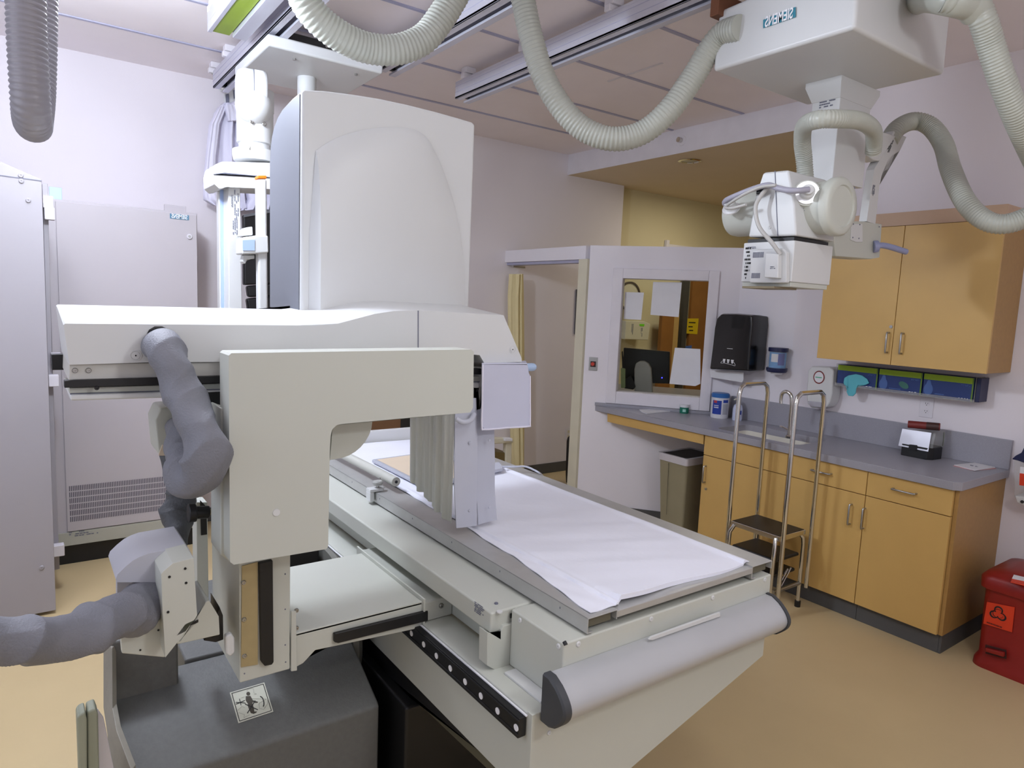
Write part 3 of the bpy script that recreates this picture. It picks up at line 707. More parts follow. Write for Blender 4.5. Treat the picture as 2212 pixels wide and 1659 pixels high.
# L-shaped front housing
hs = [(494, 768), (500, 763), (1018, 755), (1023.5, 760), (1022, 880), (1016, 891), (745, 914.5), (728, 918), (718, 927), (713, 945), (712, 1000), (709, 1180), (705, 1186), (505, 1220), (497, 1214)]
pp('front_housing', hs, (0, .085, 0), MACH, t, .01, Y=YH, seg=4)
pp('housing_flank', [(476, 880), (500, 890), (500, 1215), (476, 1200)], (0, .1, 0), MACH, t, .004, Y=YH+.06)
c = U(597, 1107, Y=YH); cyl('cap_plug', c, c+Vector((0, -.002, 0)), .0085, MACHW, t, seg=20)
# inner curved gusset
arc = [(700, 905), (805, 905)] + [(805-6*math.sin(k/8*1.5)-86*(1-math.cos(k/8*1.45)), 910+82*math.sin(k/8*1.5)) for k in range(1, 9)] + [(700, 996)]
pp('inner_gusset', arc, (0, .05, 0), MACH, t, .004, Y=YH+.09, seg=3)
# overhead beam
YBm = 1.80; DB = .38
front = [(137, 702), (141, 699), (640, 703), (700, 703), (730, 699), (765, 690), (810, 678), (850, 672), (903, 670), (1088, 681), (1126, 772), (1127, 782), (1046, 784), (1036, 767), (1020, 766), (1020, 778), (313, 783), (150, 788)]
ring0 = [U(a, b, Y=YBm) for a, b in front]
def back(v, i):
    w = v.copy(); w.y = YBm+DB
    if i <= 9: w.z += .032
    if i in (9, 10): w.x -= .0
    return w
def mid(v, i, f=.55, up=.026):
    w = v.copy(); w.y = YBm+DB*f
    if i <= 9: w.z += up
    return w
def nicebeam():
    bm = bmesh.new(); rings = [ring0, [mid(v, i, .5, .018) for i, v in enumerate(ring0)], [mid(v, i, .8, .03) for i, v in enumerate(ring0)], [back(v, i) for i, v in enumerate(ring0)]]
    R = [[bm.verts.new(p) for p in r] for r in rings]; n = len(ring0)
    for a, b in zip(R, R[1:]):
        for i in range(n): j = (i+1) % n; bm.faces.new((a[i], a[j], b[j], b[i]))
    for r in (R[0][::-1], R[-1]):
        bmesh.ops.triangulate(bm, faces=[bm.faces.new(r)])
    bmesh.ops.join_triangles(bm, faces=bm.faces[:], angle_face_threshold=.01, angle_shape_threshold=3.1)
    return finish('beam_cover', bm, MACHW, t, .009, seg=4)
nicebeam()
pp('cover_joint', [(902.3, 671), (904, 671), (904, 775), (902.3, 775)], (0, -.0015, 0), PRINT, t, 0, Y=YBm-.0002)
for (a, b) in ((293, 768), (1107, 755)):
    q = U(a, b, Y=YBm); lathe('access_plug', q, [(.0001, -.001), (.0125, -.001), (.0125, .0012), (.0105, .0012), (.0105, .0002), (.009, .0002), (.009, .0015), (.0001, .002)], MACHW, t, axis=(0, -1, 0))
    cyl('plug_pin', q+Vector((0, -.0015, 0)), q+Vector((0, -.0028, 0)), .0018, BPRINT, t, seg=8)
pp('inner_beam', [(149, 786), (1020, 776), (1020, 818), (148, 822)], (0, .3, 0), mat('beam_inner', (200, 198, 192), .45), t, .002, Y=YBm+.012)
pp('black_guide', [(139, 823), (160, 821), (1040, 796), (1040, 809), (139, 838)], (0, .03, 0), BLACK, t, .002, Y=YBm-.002, label='black guide rail')
pp('lower_bar', [(149, 838), (1036, 812), (1036, 824), (149, 850)], (0, .2, 0), MACH, t, .002, Y=YBm+.02)
pp('dark_groove', [(152, 850), (1036, 822), (1036, 826), (152, 854)], (0, .2, 0), PRINT, t, 0, Y=YBm+.021)
pp('bottom_bar', [(150, 853), (1036, 826), (1036, 838), (152, 866)], (0, .25, 0), MACHW, t, .005, Y=YBm+.01)
for (a, b) in ((162, 800), (191, 800)): screw('bolt', U(a, b, Y=YBm+.012), (0, -1, 0), .006, STEEL, t, .005)
screw('bolt', U(209, 838, Y=YBm-.002), (0, -1, 0), .005, BLACK, t, .005)
q = U(123, 781, Y=2.1); box('end_block', (q.x-.012, q.x+.02), (2.08, 2.12), (q.z-.02, q.z+.02), BLACK, t, .002)
pp('hose_port', [(313, 745), (315, 725), (322, 712), (334, 705), (350, 705), (365, 712), (370, 740), (360, 752), (330, 756), (315, 756)], (0, -.002, 0), BLACKG, t, 0, Y=YBm-.0005, label='black hose opening')
pp('dark_cavity', [(441, 848), (480, 846), (480, 876), (452, 874)], (0, .004, 0), BLACK, t, 0, Y=YBm+.005)
pp('cavity_sill', [(440, 873), (478, 876), (492, 890), (455, 884)], (0, .02, 0), MACHW, t, .003, Y=YH+.14)
# small mechanism behind the housing right end
pp('shutter_block', [(1022, 834), (1042, 832), (1040, 880), (1028, 900), (1022, 905)], (0, .06, 0), mat('block_beige', (196, 192, 178), .5), t, .003, Y=YBm+.03)
pp('shutter_hole', [(1029, 838), (1034, 838), (1032, 846), (1028, 846)], (0, -.002, 0), BPRINT, t, 0, Y=YBm+.029)
tube('flex_tube', [U(985, 905, Y=YBm-.03), U(1000, 912, Y=YBm-.04), U(1016, 908, Y=YBm-.04), U(1024, 895, Y=YBm-.02)], .008, LEAD, t)
# lead curtain strips
def strip(name, rows, y, m, wav=.004, seed=0):
    bm = bmesh.new(); F = []; n = 14
    rr_ = []
    for r0, r1 in zip(rows, rows[1:]):
        for k_ in range(6):
            u = k_/6; rr_.append(tuple(r0[j]*(1-u)+r1[j]*u for j in range(5)))
    rr_.append(rows[-1])
    for ri, (xa, ya, xb, yb, yo) in enumerate(rr_):
        f = []
        for i in range(n+1):
            u = i/n; q = U(xa+(xb-xa)*u, ya+(yb-ya)*u, Y=y); f.append(q+Vector((0, yo+wav*math.sin(u*3+ri*.23+seed), 0)))
        F.append(f)
    fr_ = [[bm.verts.new(p) for p in f] for f in F]; bk = [[bm.verts.new(p+Vector((0, .004, 0))) for p in f] for f in F]
    for i in range(len(F)-1):
        for j in range(n):
            bm.faces.new((fr_[i][j], fr_[i][j+1], fr_[i+1][j+1], fr_[i+1][j])); bm.faces.new((bk[i][j], bk[i+1][j], bk[i+1][j+1], bk[i][j+1]))
        bm.faces.new((fr_[i][0], fr_[i+1][0], bk[i+1][0], bk[i][0])); bm.faces.new((fr_[i][n], bk[i][n], bk[i+1][n], fr_[i+1][n]))
    for j in range(n):
        bm.faces.new((fr_[0][j], bk[0][j], bk[0][j+1], fr_[0][j+1])); bm.faces.new((fr_[-1][j], fr_[-1][j+1], bk[-1][j+1], bk[-1][j]))
    return finish(name, bm, m, TW, angle=60)
strip('curtain_strip', [(984, 860, 1029, 860, 0), (984, 960, 1030, 960, 0), (982, 1050, 1030, 1050, 0), (985, 1140, 1031, 1136, 0)], 1.79, LEAD)
strip('curtain_strip', [(1029, 890, 1072, 880, .02), (1030, 1000, 1073, 1000, .01), (1031, 1060, 1074, 1060, .01), (1033, 1134, 1074, 1124, .0)], 1.80, LEAD, seed=2)
for (a, b) in ((1015, 957), (1014, 1103), (1057, 951), (1057, 1095)):
    q = U(a, b, Y=1.786); lathe('rivet', q+Vector((0, 0, 0)), [(.0001, 0), (.005, 0), (.004, .002), (.0001, .003)], LEAD, t, axis=(0, -1, 0))
# pleated side curtain receding along the table
bm = bmesh.new(); n = 60; top = []; bot = []
xs_ = 1.085
for i in range(n+1):
    u = i/n; y = 1.80+u*.30; x = xs_+.005*math.sin(u*30)+.003*math.sin(u*71)+.01*u
    zb = .94+.075*u**1.1+.004*math.sin(u*30+1)+.004*math.sin(u*13); top.append(bm.verts.new((x-.01*u, y, 1.43))); bot.append(bm.verts.new((x, y, zb)))
for i in range(n): bm.faces.new((top[i], top[i+1], bot[i+1], bot[i]))
o = finish('pleated_curtain', bm, LEADC, t, angle=80); sm = o.modifiers.new('solid', 'SOLIDIFY'); sm.thickness = .002
box('curtain_box', (1.09, 1.30), (1.83, 2.1), (1.25, 1.44), LEADC, t, .004)
# blue handle and the flap hanging on it
hp = U(1147, 793, Y=1.86); lathe('side_handle', hp+Vector((-.05, 0, 0)), [(.014, 0), (.014, .055), (.013, .062), (.009, .068), (.0001, .07)], BLUE, t, axis=(1, 0, 0), label='pale blue handle')
# tower cover
YV = 2.08; DV = .32
tf = [(653, 193), (700, 195), (760, 202.5), (820, 212), (880, 225), (940, 240), (990, 254), (1020, 263), (1027, 268), (1027, 690), (653, 720)]
r0 = [U(a, b, Y=YV) for a, b in tf]
xl_ = r0[0].x; xr2 = r0[8].x
r0[-1] = Vector((xl_, YV, 1.55)); r0[-2] = Vector((xr2, YV, 1.55))
def sec(f, drop):
    out = []
    for i, v in enumerate(r0):
        w_ = v.copy(); w_.y = YV+DV*f
        if i <= 8: w_.z -= drop*(1 if i < 8 else 1)
        if w_.x < xl_+.001: w_.x = xl_
        out.append(w_)
    return out
secs = [(0, 0), (.3, .004), (.55, .014), (.72, .03), (.84, .052), (.92, .078), (.97, .11), (1, .16)]
loft('tower_cover', [sec(f, d) for f, d in secs], MACHW, t, bevel=.012, seg=4)
sp_ = [Vector((xl_-.003, YV+.016+(DV-.02)*f, r0[0].z-d-.010)) for f, d in secs]+[Vector((xl_-.003, YV+DV-.004, 1.6)), Vector((xl_-.003, YV+.016, 1.6))]
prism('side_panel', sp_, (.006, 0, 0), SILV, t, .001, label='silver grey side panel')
# bulged face
bm = bmesh.new(); nu, nv = 90, 60
bl0 = [(683, 325), (700, 313), (730, 297), (770, 284), (810, 277), (850, 275), (880, 277), (905, 285), (925, 302), (940, 330), (957, 368), (973, 415), (985, 460), (994, 510), (1000, 560), (1002, 610), (1002, 664)]
arcp = catmull([U(a, b, Y=YV) for a, b in bl0], 5)
xs_a, xs_b = arcp[0].x-.002, arcp[-1].x
def ztop(x):
    for p_, q_ in zip(arcp, arcp[1:]):
        if p_.x-1e-6 <= x <= q_.x+1e-6 and q_.x-p_.x > 1e-6:
            return p_.z+(q_.z-p_.z)*(x-p_.x)/(q_.x-p_.x)
    return arcp[0].z if x < arcp[0].x else 1.6
G = []
zb0 = 1.555
for i in range(nu+1):
    u = 1-(1-i/nu)**1.0; x = xs_a+(xs_b-xs_a)*math.sin(u*math.pi/2)**1.0 if False else xs_a+(xs_b-xs_a)*u
    zt_ = max(zb0+.02, ztop(min(x, xs_b-1e-4)))
    col = []
    for j_ in range(nv+1):
        v = j_/nv; z = zb0+(zt_-zb0)*v
        dz = zt_-z
        prot = .05*(1-math.exp(-dz/.09))*(1-max(0, (u-.2)/.8)**2.2)+.003*min(1, dz/.006)
        prot = prot*(1 if u > 0 else 1)
        col.append(bm.verts.new((x, YV-.0015-prot, z)))
    G.append(col)
for i in range(nu):
    for j_ in range(nv): bm.faces.new((G[i][j_], G[i+1][j_], G[i+1][j_+1], G[i][j_+1]))
wallv = [bm.verts.new((v.co.x-.012*min(1, (zt0-v.co.z)/.3) if False else v.co.x-.018*min(1, max(0, (arcp[0].z-v.co.z))/.25), YV-.0005, v.co.z)) for v in G[0]]
for j_ in range(nv): bm.faces.new((wallv[j_], G[0][j_], G[0][j_+1], wallv[j_+1]))
finish('bulged_face', bm, MACHW, t, angle=40)

# flap draped on the handle
t = thing('vinyl_flap', 'lavender grey vinyl flap with white piping draped over the pale blue handle', 'flap', (1.27, 1.7, 1.24))
fy = 1.76
pp('panel', [(1042, 784), (1139, 784), (1141, 790), (1140, 806), (1145, 810), (1146, 916), (1142, 921), (1048, 928), (1041, 922)], (0, .006, 0), FLAP, t, .003, Y=fy, seg=3)
pl_ = [U(a, b, Y=fy-.001) for a, b in ((1043, 788), (1042, 860), (1041, 920), (1048, 927.5), (1095, 924), (1141, 921), (1145, 914), (1145, 860), (1145, 812))]
tube('piping', pl_, .0028, PIPING, t, seg=8, label='white piping')
prism('top_fold', [U(1042, 786, Y=fy), U(1139, 786, Y=fy), U(1136, 779, Y=fy+.1), U(1038, 781, Y=fy+.12)], (0, 0, -.004), FLAP, t, .001)

# cable guide boxes and grey sleeves at the carriage's left
t = thing('cable_port_box', 'small white box with chamfered corner behind the looping grey sleeve', 'box', (.38, 1.9, 1.2))
pp('shell', [(334, 908), (346, 882), (380, 879), (470, 886), (470, 984), (345, 984), (340, 975)], (0, .12, 0), MACH, t, .008, Y=1.92, seg=3)
pp('beige_lip', [(342, 982), (350, 960), (380, 958), (380, 984), (344, 984)], (0, -.003, 0), BEIGE, t, .001, Y=1.919)
t = thing('cable_bracket', 'white and grey angular cable guide holding the sleeve above the dark stand', 'bracket', (.3, 1.7, .85))
YK = 1.66
cap = [(250, 1252), (254, 1241), (270, 1225), (287, 1211), (302, 1203), (320, 1196), (402, 1180), (409, 1187), (418, 1205), (372, 1217), (351, 1235), (347, 1258), (252, 1258)]
pp('top_cap', cap, (0, .16, 0), mat('cap_grey', (186, 186, 194), .5), t, .004, Y=YK)
pp('cap_back', [(252, 1255), (347, 1255), (347, 1300), (252, 1290)], (0, .02, 0), mat('cap_grey', (186, 186, 194), .5), t, .002, Y=YK+.12)
pp('right_plate', [(348, 1240), (353, 1234), (373, 1217), (418, 1205), (426, 1330), (421, 1338), (381, 1357), (381, 1391), (357, 1421), (351, 1320)], (0, .10, 0), MACH, t, .003, Y=YK-.09)
pp('front_plate', [(260, 1370), (300, 1345), (352, 1322), (357, 1421), (263, 1412)], (0, .02, 0), MACH, t, .003, Y=YK-.03)
pp('inner_dark', [(300, 1258), (350, 1258), (352, 1325), (300, 1330)], (0, .01, 0), BLACK, t, 0, Y=YK+.09)
for (a, b) in ((366, 1246), (400, 1228), (402, 1259), (363, 1322)): cyl('rivet', U(a, b, Y=YK-.09), U(a, b, Y=YK-.09)+Vector((0, -.0015, 0)), .0028, BPRINT, t, seg=10)
for (a, b) in ((342, 1361), (303, 1404)): cyl('rivet', U(a, b, Y=YK-.03), U(a, b, Y=YK-.03)+Vector((0, -.0015, 0)), .0022, BPRINT, t, seg=10)
pp('link_box', [(381, 1358), (427, 1342), (444, 1300), (452, 1297), (473, 1332), (475, 1372), (382, 1393)], (0, .14, 0), MACH, t, .003, Y=YK+.02)
pp('link_edge', [(380, 1356), (420, 1342), (428, 1338), (428, 1343), (420, 1347), (380, 1359)], (0, -.003, 0), BLACK, t, 0, Y=YK+.018)
pp('chain_dark', [(440, 1384), (474, 1373), (474, 1310), (482, 1330), (483, 1382), (466, 1388)], (0, .1, 0), BLACK, t, .002, Y=YK+.06)

s1 = sleeve('cable_sleeve', [U(345, 738, Y=1.84), U(350, 745, Y=1.76), U(366, 780, Y=1.71), U(390, 835, Y=1.68), U(415, 890, Y=1.64), U(436, 945, Y=1.6), U(446, 990, Y=1.58), U(436, 1022, Y=1.6), U(414, 1012, Y=1.66), U(398, 975, Y=1.74), U(392, 940, Y=1.82), U(392, 922, Y=1.90)], [.036, .040, .041, .042, .044, .046, .049, .048, .043, .04, .037, .035], FABRIC, seed=5)
tag(s1, 'grey fabric cable sleeve looping down from the overhead beam', 'cable sleeve', 'grey fabric cable sleeves')
s2 = sleeve('cable_sleeve', [U(372, 980, Y=1.99), U(376, 1015, Y=1.99), U(390, 1060, Y=1.98), U(386, 1110, Y=1.95), U(384, 1150, Y=1.9), U(374, 1185, Y=1.86), U(366, 1215, Y=1.84)], [.028, .032, .042, .038, .034, .036, .038], FABD, seed=11, amp=.32, cell=.055)
tag(s2, 'dark grey wrinkled sleeve hanging from the white port box to the bracket', 'cable sleeve', 'grey fabric cable sleeves')
s3 = sleeve('cable_sleeve', [U(346, 1282, Y=1.76), U(328, 1294, Y=1.69), U(298, 1312, Y=1.635), U(240, 1340, Y=1.57), U(165, 1368, Y=1.52), U(90, 1382, Y=1.5), U(20, 1383, Y=1.48), U(-60, 1375, Y=1.46)], [.042, .048, .053, .05, .045, .041, .042, .042], FABRIC, seed=23)
tag(s3, 'grey fabric cable sleeve running from the bracket out to the lower left edge', 'cable sleeve', 'grey fabric cable sleeves')

# ================================================================== STAND
t = thing('table_stand', 'dark grey floor stand under the tower with a square warning sticker', 'stand', (.5, 2.1, 0))
SX0, SX1 = .155, .85
prof = [(1.80, 0), (1.80, .40), (1.812, .412), (2.03, .52), (2.12, .53), (2.12, 0)]
box('rear_block', (.36, SX1-.01), (2.121, 2.7), (0, .54), DGREY, t, .008)
prism('stand_body', [(SX0, y, z) for y, z in prof], (SX1-SX0, 0, 0), DGREY, t, .008, seg=3)
box('left_block', (SX0, .328), (2.03, 2.10), (.50, .69), DGREY, t, .008)
prism('side_skirt', [U(223, 1380, Y=2.06), U(242, 1400, Y=2.02), U(243, 1530, Y=1.95), U(252, 1580, Y=1.88), U(284, 1665, Y=1.79), U(284, 1790, Y=1.79), U(255, 1790, Y=1.82), U(232, 1590, Y=1.92), U(223, 1530, Y=2.0)], (.012, .02, 0), DGREY2, t, .002)
box('pivot_column', (.60, .84), (2.30, 2.7), (.55, .75), BLACK, t, .01)
c = Vector((.852, 2.28, .47)); lathe('pivot_disc', c, [(.0001, 0), (.27, 0), (.27, .02), (.25, .04), (.21, .04), (.20, .025), (.0001, .025)], mat('disc_grey', (120, 120, 114), .5), t, seg=64, axis=(1, 0, 0))
# sticker on the sloping face
p0 = Vector((.5, 1.812, .412)); p1 = Vector((.5, 2.03, .52)); sl = (p1-p0).normalized(); sn = Vector((0, -sl.z, sl.y))
SP = (p0+sn*.0015, sn)
def onS(a, b, off=0): return U(a, b, P=(SP[0]+sn*off, sn))
scq = [(496.5, 1496), (571, 1474), (590.5, 1537), (515, 1562)]
st = prism('warning_sticker', [onS(a, b) for a, b in scq], -sn*.001, mat('sticker_face', (206, 206, 190), .6), t, 0, label='pale square warning sticker')
cc = sum((onS(a, b) for a, b in scq), Vector())/4
def inset(s, off): return [cc+(onS(a, b)-cc)*s+sn*off for a, b in scq]
bm = bmesh.new(); o1, o2 = inset(.93, .0004), inset(.89, .0004)
for i in range(4):
    j_ = (i+1) % 4; bm.faces.new([bm.verts.new(v) for v in (o1[i], o1[j_], o2[j_], o2[i])])
finish('sticker_border', bm, BPRINT, st, smooth=False)
def sk(a, b): return (470+a/11.847, 1450+b/11.85)
def stroke(bm, pts, wpx, off=.0008):
    for (a, b), (c_, d_) in zip(pts, pts[1:]):
        L = math.hypot(c_-a, d_-b); nx, ny = -(d_-b)/L*wpx/2, (c_-a)/L*wpx/2
        bm.faces.new([bm.verts.new(onS(*sk(x, y), off)) for x, y in ((a+nx, b+ny), (c_+nx, d_+ny), (c_-nx, d_-ny), (a-nx, b-ny))])
bm = bmesh.new()
bm.faces.new([bm.verts.new(onS(*sk(785+50*math.cos(k/12*6.283), 575+50*math.sin(k/12*6.283)), .0006)) for k in range(12)])
for poly in ([(720, 640), (840, 630), (880, 700), (900, 740), (1030, 780), (1030, 805), (960, 810), (900, 790), (880, 850), (800, 870), (720, 750)],
             [(760, 850), (900, 830), (930, 960), (940, 1030), (1005, 1030), (1000, 1055), (920, 1090), (850, 1070), (800, 960)]):
    bm.faces.new([bm.verts.new(onS(*sk(a, b), .0006)) for a, b in poly])
finish('seated_figure_print', bm, mat('figure_print', (72, 66, 56), .7), st, smooth=False)
bm = bmesh.new()
stroke(bm, [(965, 750), (760, 1075)], 22); stroke(bm, [(700, 835), (1030, 985)], 22)
stroke(bm, [(465, 845), (700, 745)], 18); stroke(bm, [(465, 795), (715, 810)], 18); stroke(bm, [(560, 705), (600, 870)], 18)
stroke(bm, [(1090, 640), (1140, 670), (1170, 730), (1185, 800), (1185, 860), (1170, 905)], 24)
finish('crossing_strokes', bm, BPRINT, st, smooth=False)
bm = bmesh.new()
for L in ([(740, 510), (780, 460), (860, 440), (920, 450), (930, 560), (1000, 580), (930, 600)], [(600, 690), (690, 650)], [(1250, 710), (1060, 820), (1070, 950), (1180, 980), (1280, 830), (1270, 740)], [(880, 700), (1250, 710)],
          [(510, 1010), (620, 900), (700, 930)], [(540, 1060), (690, 1110), (670, 1190), (830, 1110)]): stroke(bm, L, 7, .0005)
finish('thin_line_print', bm, mat('thin_print', (140, 138, 124), .7), st, smooth=False)
# two upright olive sleeves in the lower left corner
t = thing('cable_duct_pair', 'pair of grey green upright plastic ducts in the lower left corner', 'cable duct', (.15, 1.75, 0))
for (a0, a1, tx0, tx1) in ((168, 186, 170, 205), (188, 214, 190, 215)):
    pass
pp('duct', [(166, 1552), (172, 1544), (184, 1538), (188, 1556), (189, 1800), (175, 1800)], (0, .05, 0), KHAKI, t, .006, Y=1.75, seg=3)
pp('duct', [(188, 1538), (206, 1530), (212, 1545), (218, 1800), (191, 1800)], (0, .05, 0), KHAKI, t, .006, Y=1.76, seg=3)
pp('liner_edge', [(210, 1532), (224, 1552), (246, 1659), (275, 1800), (215, 1800)], (0, .01, 0), LINER, t, .003, Y=1.78)

# ================================================================== OVERHEAD TUBE CRANE
ZB = 2.6
t = thing('tube_crane', 'white ceiling-mounted x-ray tube unit with big box carriage and teal badge', 'x-ray tube crane', (2.6, 1.5, 1.6)); CR = t
nc = U(1846, 61, Z=ZB); lc = U(1541, 155, Z=ZB); rc = U(2039, 162, Z=ZB)
bx0, by0, bx1, by1 = nc.x, nc.y, rc.x, lc.y
ztop_ = U(1547, 24, X=bx0).z; ztop_ = max(ztop_, 2.78)
prism('carriage_box', [(bx0, by0, ZB), (bx0, by1, ZB), (bx0+.004, by1-.004, ztop_), (bx0+.004, by0+.004, ztop_+.02)], (bx1-bx0, 0, 0), MACHW, t, .014, seg=4)
CBR = mat('copper_brown', (120, 76, 52), .5, .3)
box('cross_beam', (bx0-.03, bx1+.03), (by1-.03, by1+.01), (2.80, 2.885), CBR, t, .003)
box('cross_beam', (bx0+.02, bx1-.02), (by0+.04, by0+.08), (2.80, 2.885), CBR, t, .003)
bd = [U(1649, 43, X=bx0-.001), U(1719, 15, X=bx0-.001), U(1719, 37, X=bx0-.001), U(1649, 61, X=bx0-.001)]
prism('badge', bd, (-.0015, 0, 0), TEAL, t, 0, label='teal badge')
cb = sum(bd, Vector())/4
uy_ = (bd[0]-bd[3]).normalized(); ux_ = (bd[3]-bd[2]).normalized()
text('badge_lettering', 'SIEMENS', cb+Vector((-.003, 0, 0)), (0, -1, 0), (0, 0, 1), .052, WHITEP, t, width=abs(bd[0].y-bd[1].y)*.86, bold=.02)
# column
N = U(1819, 161.5, Z=ZB); Lq = U(1740, 187, X=N.x); Rq = U(1905, 167, Y=N.y)
def colsec(name, pn, pl, pr, z0, z1, m, taper=None, ch=0., z0b=None):
    """square section: near corner pixel column at pn, left/right silhouette px"""
    pass
nx_, ny_ = N.x, N.y
fw, fd = Rq.x-nx_, Lq.y-ny_
def oct_(cx_, cy_, hx, hy, c, z): return [(cx_-hx, cy_-hy+c, z), (cx_-hx+c, cy_-hy, z), (cx_+hx, cy_-hy, z), (cx_+hx, cy_+hy, z), (cx_-hx, cy_+hy, z)]
ccx, ccy = nx_+fw/2, ny_+fd/2
s1_ = .8
loft('column_flange', [oct_(ccx, ccy, fw/2, fd/2, .001, ZB), oct_(ccx, ccy, fw/2, fd/2, .001, ZB-.02), oct_(ccx, ccy, fw/2*s1_, fd/2*s1_, .001, ZB-.075)], MACHW, t, bevel=.004)
zU = U(1815, 240, X=ccx-fw*.4, ).z
loft('upper_column', [oct_(ccx, ccy, fw/2*.78, fd/2*.78, .002, ZB-.05), oct_(ccx, ccy, fw/2*.78, fd/2*.78, .002, 2.2)], MACHW, t, bevel=.004)
zM = U(1800, 372, X=ccx-fw*.33).z
loft('lower_column', [oct_(ccx, ccy, fw/2*.72, fd/2*.72, .002, 2.42), oct_(ccx, ccy, fw/2*.70, fd/2*.70, .002, zM)], MACH, t, bevel=.004)
loft('blue_band', [oct_(ccx, ccy, fw/2*.73, fd/2*.73, .004, zM), oct_(ccx, ccy, fw/2*.73, fd/2*.73, .004, zM-.014)], LAV, t, bevel=.002, label='lavender band')
zN = U(1800, 391, X=ccx-fw*.26).z
loft('inner_column', [oct_(ccx, ccy, fw/2*.56, fd/2*.56, .004, zM), oct_(ccx, ccy, fw/2*.54, fd/2*.54, .004, zN)], MACH, t, bevel=.003)
loft('blue_band', [oct_(ccx, ccy, fw/2*.58, fd/2*.58, .004, zN+.004), oct_(ccx, ccy, fw/2*.58, fd/2*.58, .004, zN-.01)], LAV, t, bevel=.002, label='lavender band')
loft('swivel_neck', [oct_(ccx, ccy, fw/2*.45, fd/2*.45, .004, zN), oct_(ccx, ccy, fw/2*.45, fd/2*.45, .004, 2.0)], MACHW, t, bevel=.003)
marks('rating_plate', U(1788, 218, X=ccx-fw/2*.78-.001), (0, -1, 0), (0, 0, 1), .07, .05, 5, PRINT, t, 2, (-1, 0, 0))
# tube head
XH = 2.34
# collimator: near corner px 1715
def headbox(name, xh, tl_, bl_, nt, nb, rt, rb, m, bev=.006):
    """box by its left face (plane X=xh) and right face (plane Y=near corner)"""
    a, b, c, d = U(*tl_, X=xh), U(*bl_, X=xh), U(*nt, X=xh), U(*nb, X=xh)
    yn = (c.y+d.y)/2; r1, r2 = U(*rt, Y=yn), U(*rb, Y=yn); xr__ = (r1.x+r2.x)/2
    yl = (a.y+b.y)/2
    tz, tb = (a.z+c.z)/2, (b.z+d.z)/2
    return box(name, (xh, xr__), (yn, yl), (tb, tz), m, t, bev, seg=3), (xh, xr__, yn, yl, tb, tz)
o, cb_ = headbox('collimator', XH, (1605, 525), (1602, 607), (1717, 519), (1709, 611), (1802, 533), (1790, 618), MACHW, .004)
x0, x1, y0, y1, z0, z1 = cb_
box('lower_tray', (x0+.004, x1-.01), (y0+.004, y1-.004), (z0-.018, z0), MACH, t, .002)
box('filter_slide', (x0-.03, x0+.12), (y0+.05, y1-.03), (z0-.026, z0-.018), mat('slide_brown', (150, 138, 112), .4, .5), t, .001)
box('shutter_plate', (x0+.01, x1-.02), (y0+.01, y1-.01), (z1, z1+.014), BLACK, t, .001)
cov = U(1668, 575, X=x0)
prism('side_cover', [U(1626, 612, X=x0-.0), U(1706, 612, X=x0), U(1706, 545, X=x0), U(1696, 537, X=x0), U(1640, 540, X=x0), U(1630, 552, X=x0)], (-.022, 0, 0), MACHW, t, .006, seg=3)
prism('connector_cover', [U(1659, 600, X=x0-.022), U(1689, 602, X=x0-.022), U(1690, 550, X=x0-.022), U(1662, 548, X=x0-.022)], (-.026, 0, 0), MACHW, t, .004, seg=3)
bm = bmesh.new()
for (pa_, pb_, row) in (((1627, 545), (1650, 556), 9), ((1624, 590), (1642, 601), 7)):
    a = U(*pa_, X=x0-.023); b = U(*pb_, X=x0-.023)
    for k in range(row):
        yk = a.y+(b.y-a.y)*k/row; bmbox(bm, x0-.0235, x0-.0215, min(yk, yk+(b.y-a.y)/row*.5), max(yk, yk+(b.y-a.y)/row*.5), b.z, a.z)
finish('vent_slots', bm, PRINT, t, smooth=False)
marks('warning_print', U(1615, 568, X=x0-.001), (0, -1, 0), (0, 0, 1), .03, .13, 9, BPRINT, t, 6, (-1, 0, 0), dens=.6)
marks('cover_print', U(1670, 578, X=x0-.0485), (0, -1, 0), (0, 0, 1), .025, .012, 2, PRINT, t, 16, (-1, 0, 0))
marks('warning_print', U(1625, 535, X=x0-.001), (0, -1, 0), (0, 0, 1), .04, .01, 2, PRINT, t, 12, (-1, 0, 0))
# upper housing block with sloped shoulder
yb0, yb1 = U(1722, 505, X=x0).y, U(1612, 512, X=x0).y
blk = [U(1616, 512, X=x0), U(1720, 509, X=x0), U(1716, 440, X=x0), U(1703, 367, X=x0), U(1650, 372, X=x0), U(1630, 430, X=x0)]
prism('tube_block', blk, (x1-x0-.0, 0, 0), MACHW, t, .008, seg=3)
pp('block_seam', [(1673.5, 369), (1675, 369), (1681, 510), (1679.5, 510)], (-.001, 0, 0), PRINT, t, 0, X=x0-.0005)
for (a, b) in ((1667, 427), (1663, 491)): screw('screw', U(a, b, X=x0), (-1, 0, 0), .007, MACHW, t, .003)
# horizontal tube housing along Y
xc_ = x0+.155
dn = U(1818, 446, X=xc_); df = U(1588, 470, X=xc_)
rad = .108
zc_c = (dn.z+df.z)/2
lathe('tube_housing', (xc_, dn.y, dn.z), [(.0001, 0), (.075, 0), (.078, -.006), (.098, -.006), (rad, .004), (rad, .03), (rad-.008, .034), (rad-.012, .20), (rad-.004, .205), (rad-.012, .3)], MACH, t, seg=48, axis=(0, 1, 0), angle=50)
lathe('rear_housing', (xc_-.02, df.y, dn.z), [(.0001, 0), (.07, 0), (.085, -.012), (.09, -.035), (.09, -.2)], MACH, t, seg=40, axis=(0, 1, 0), angle=50)
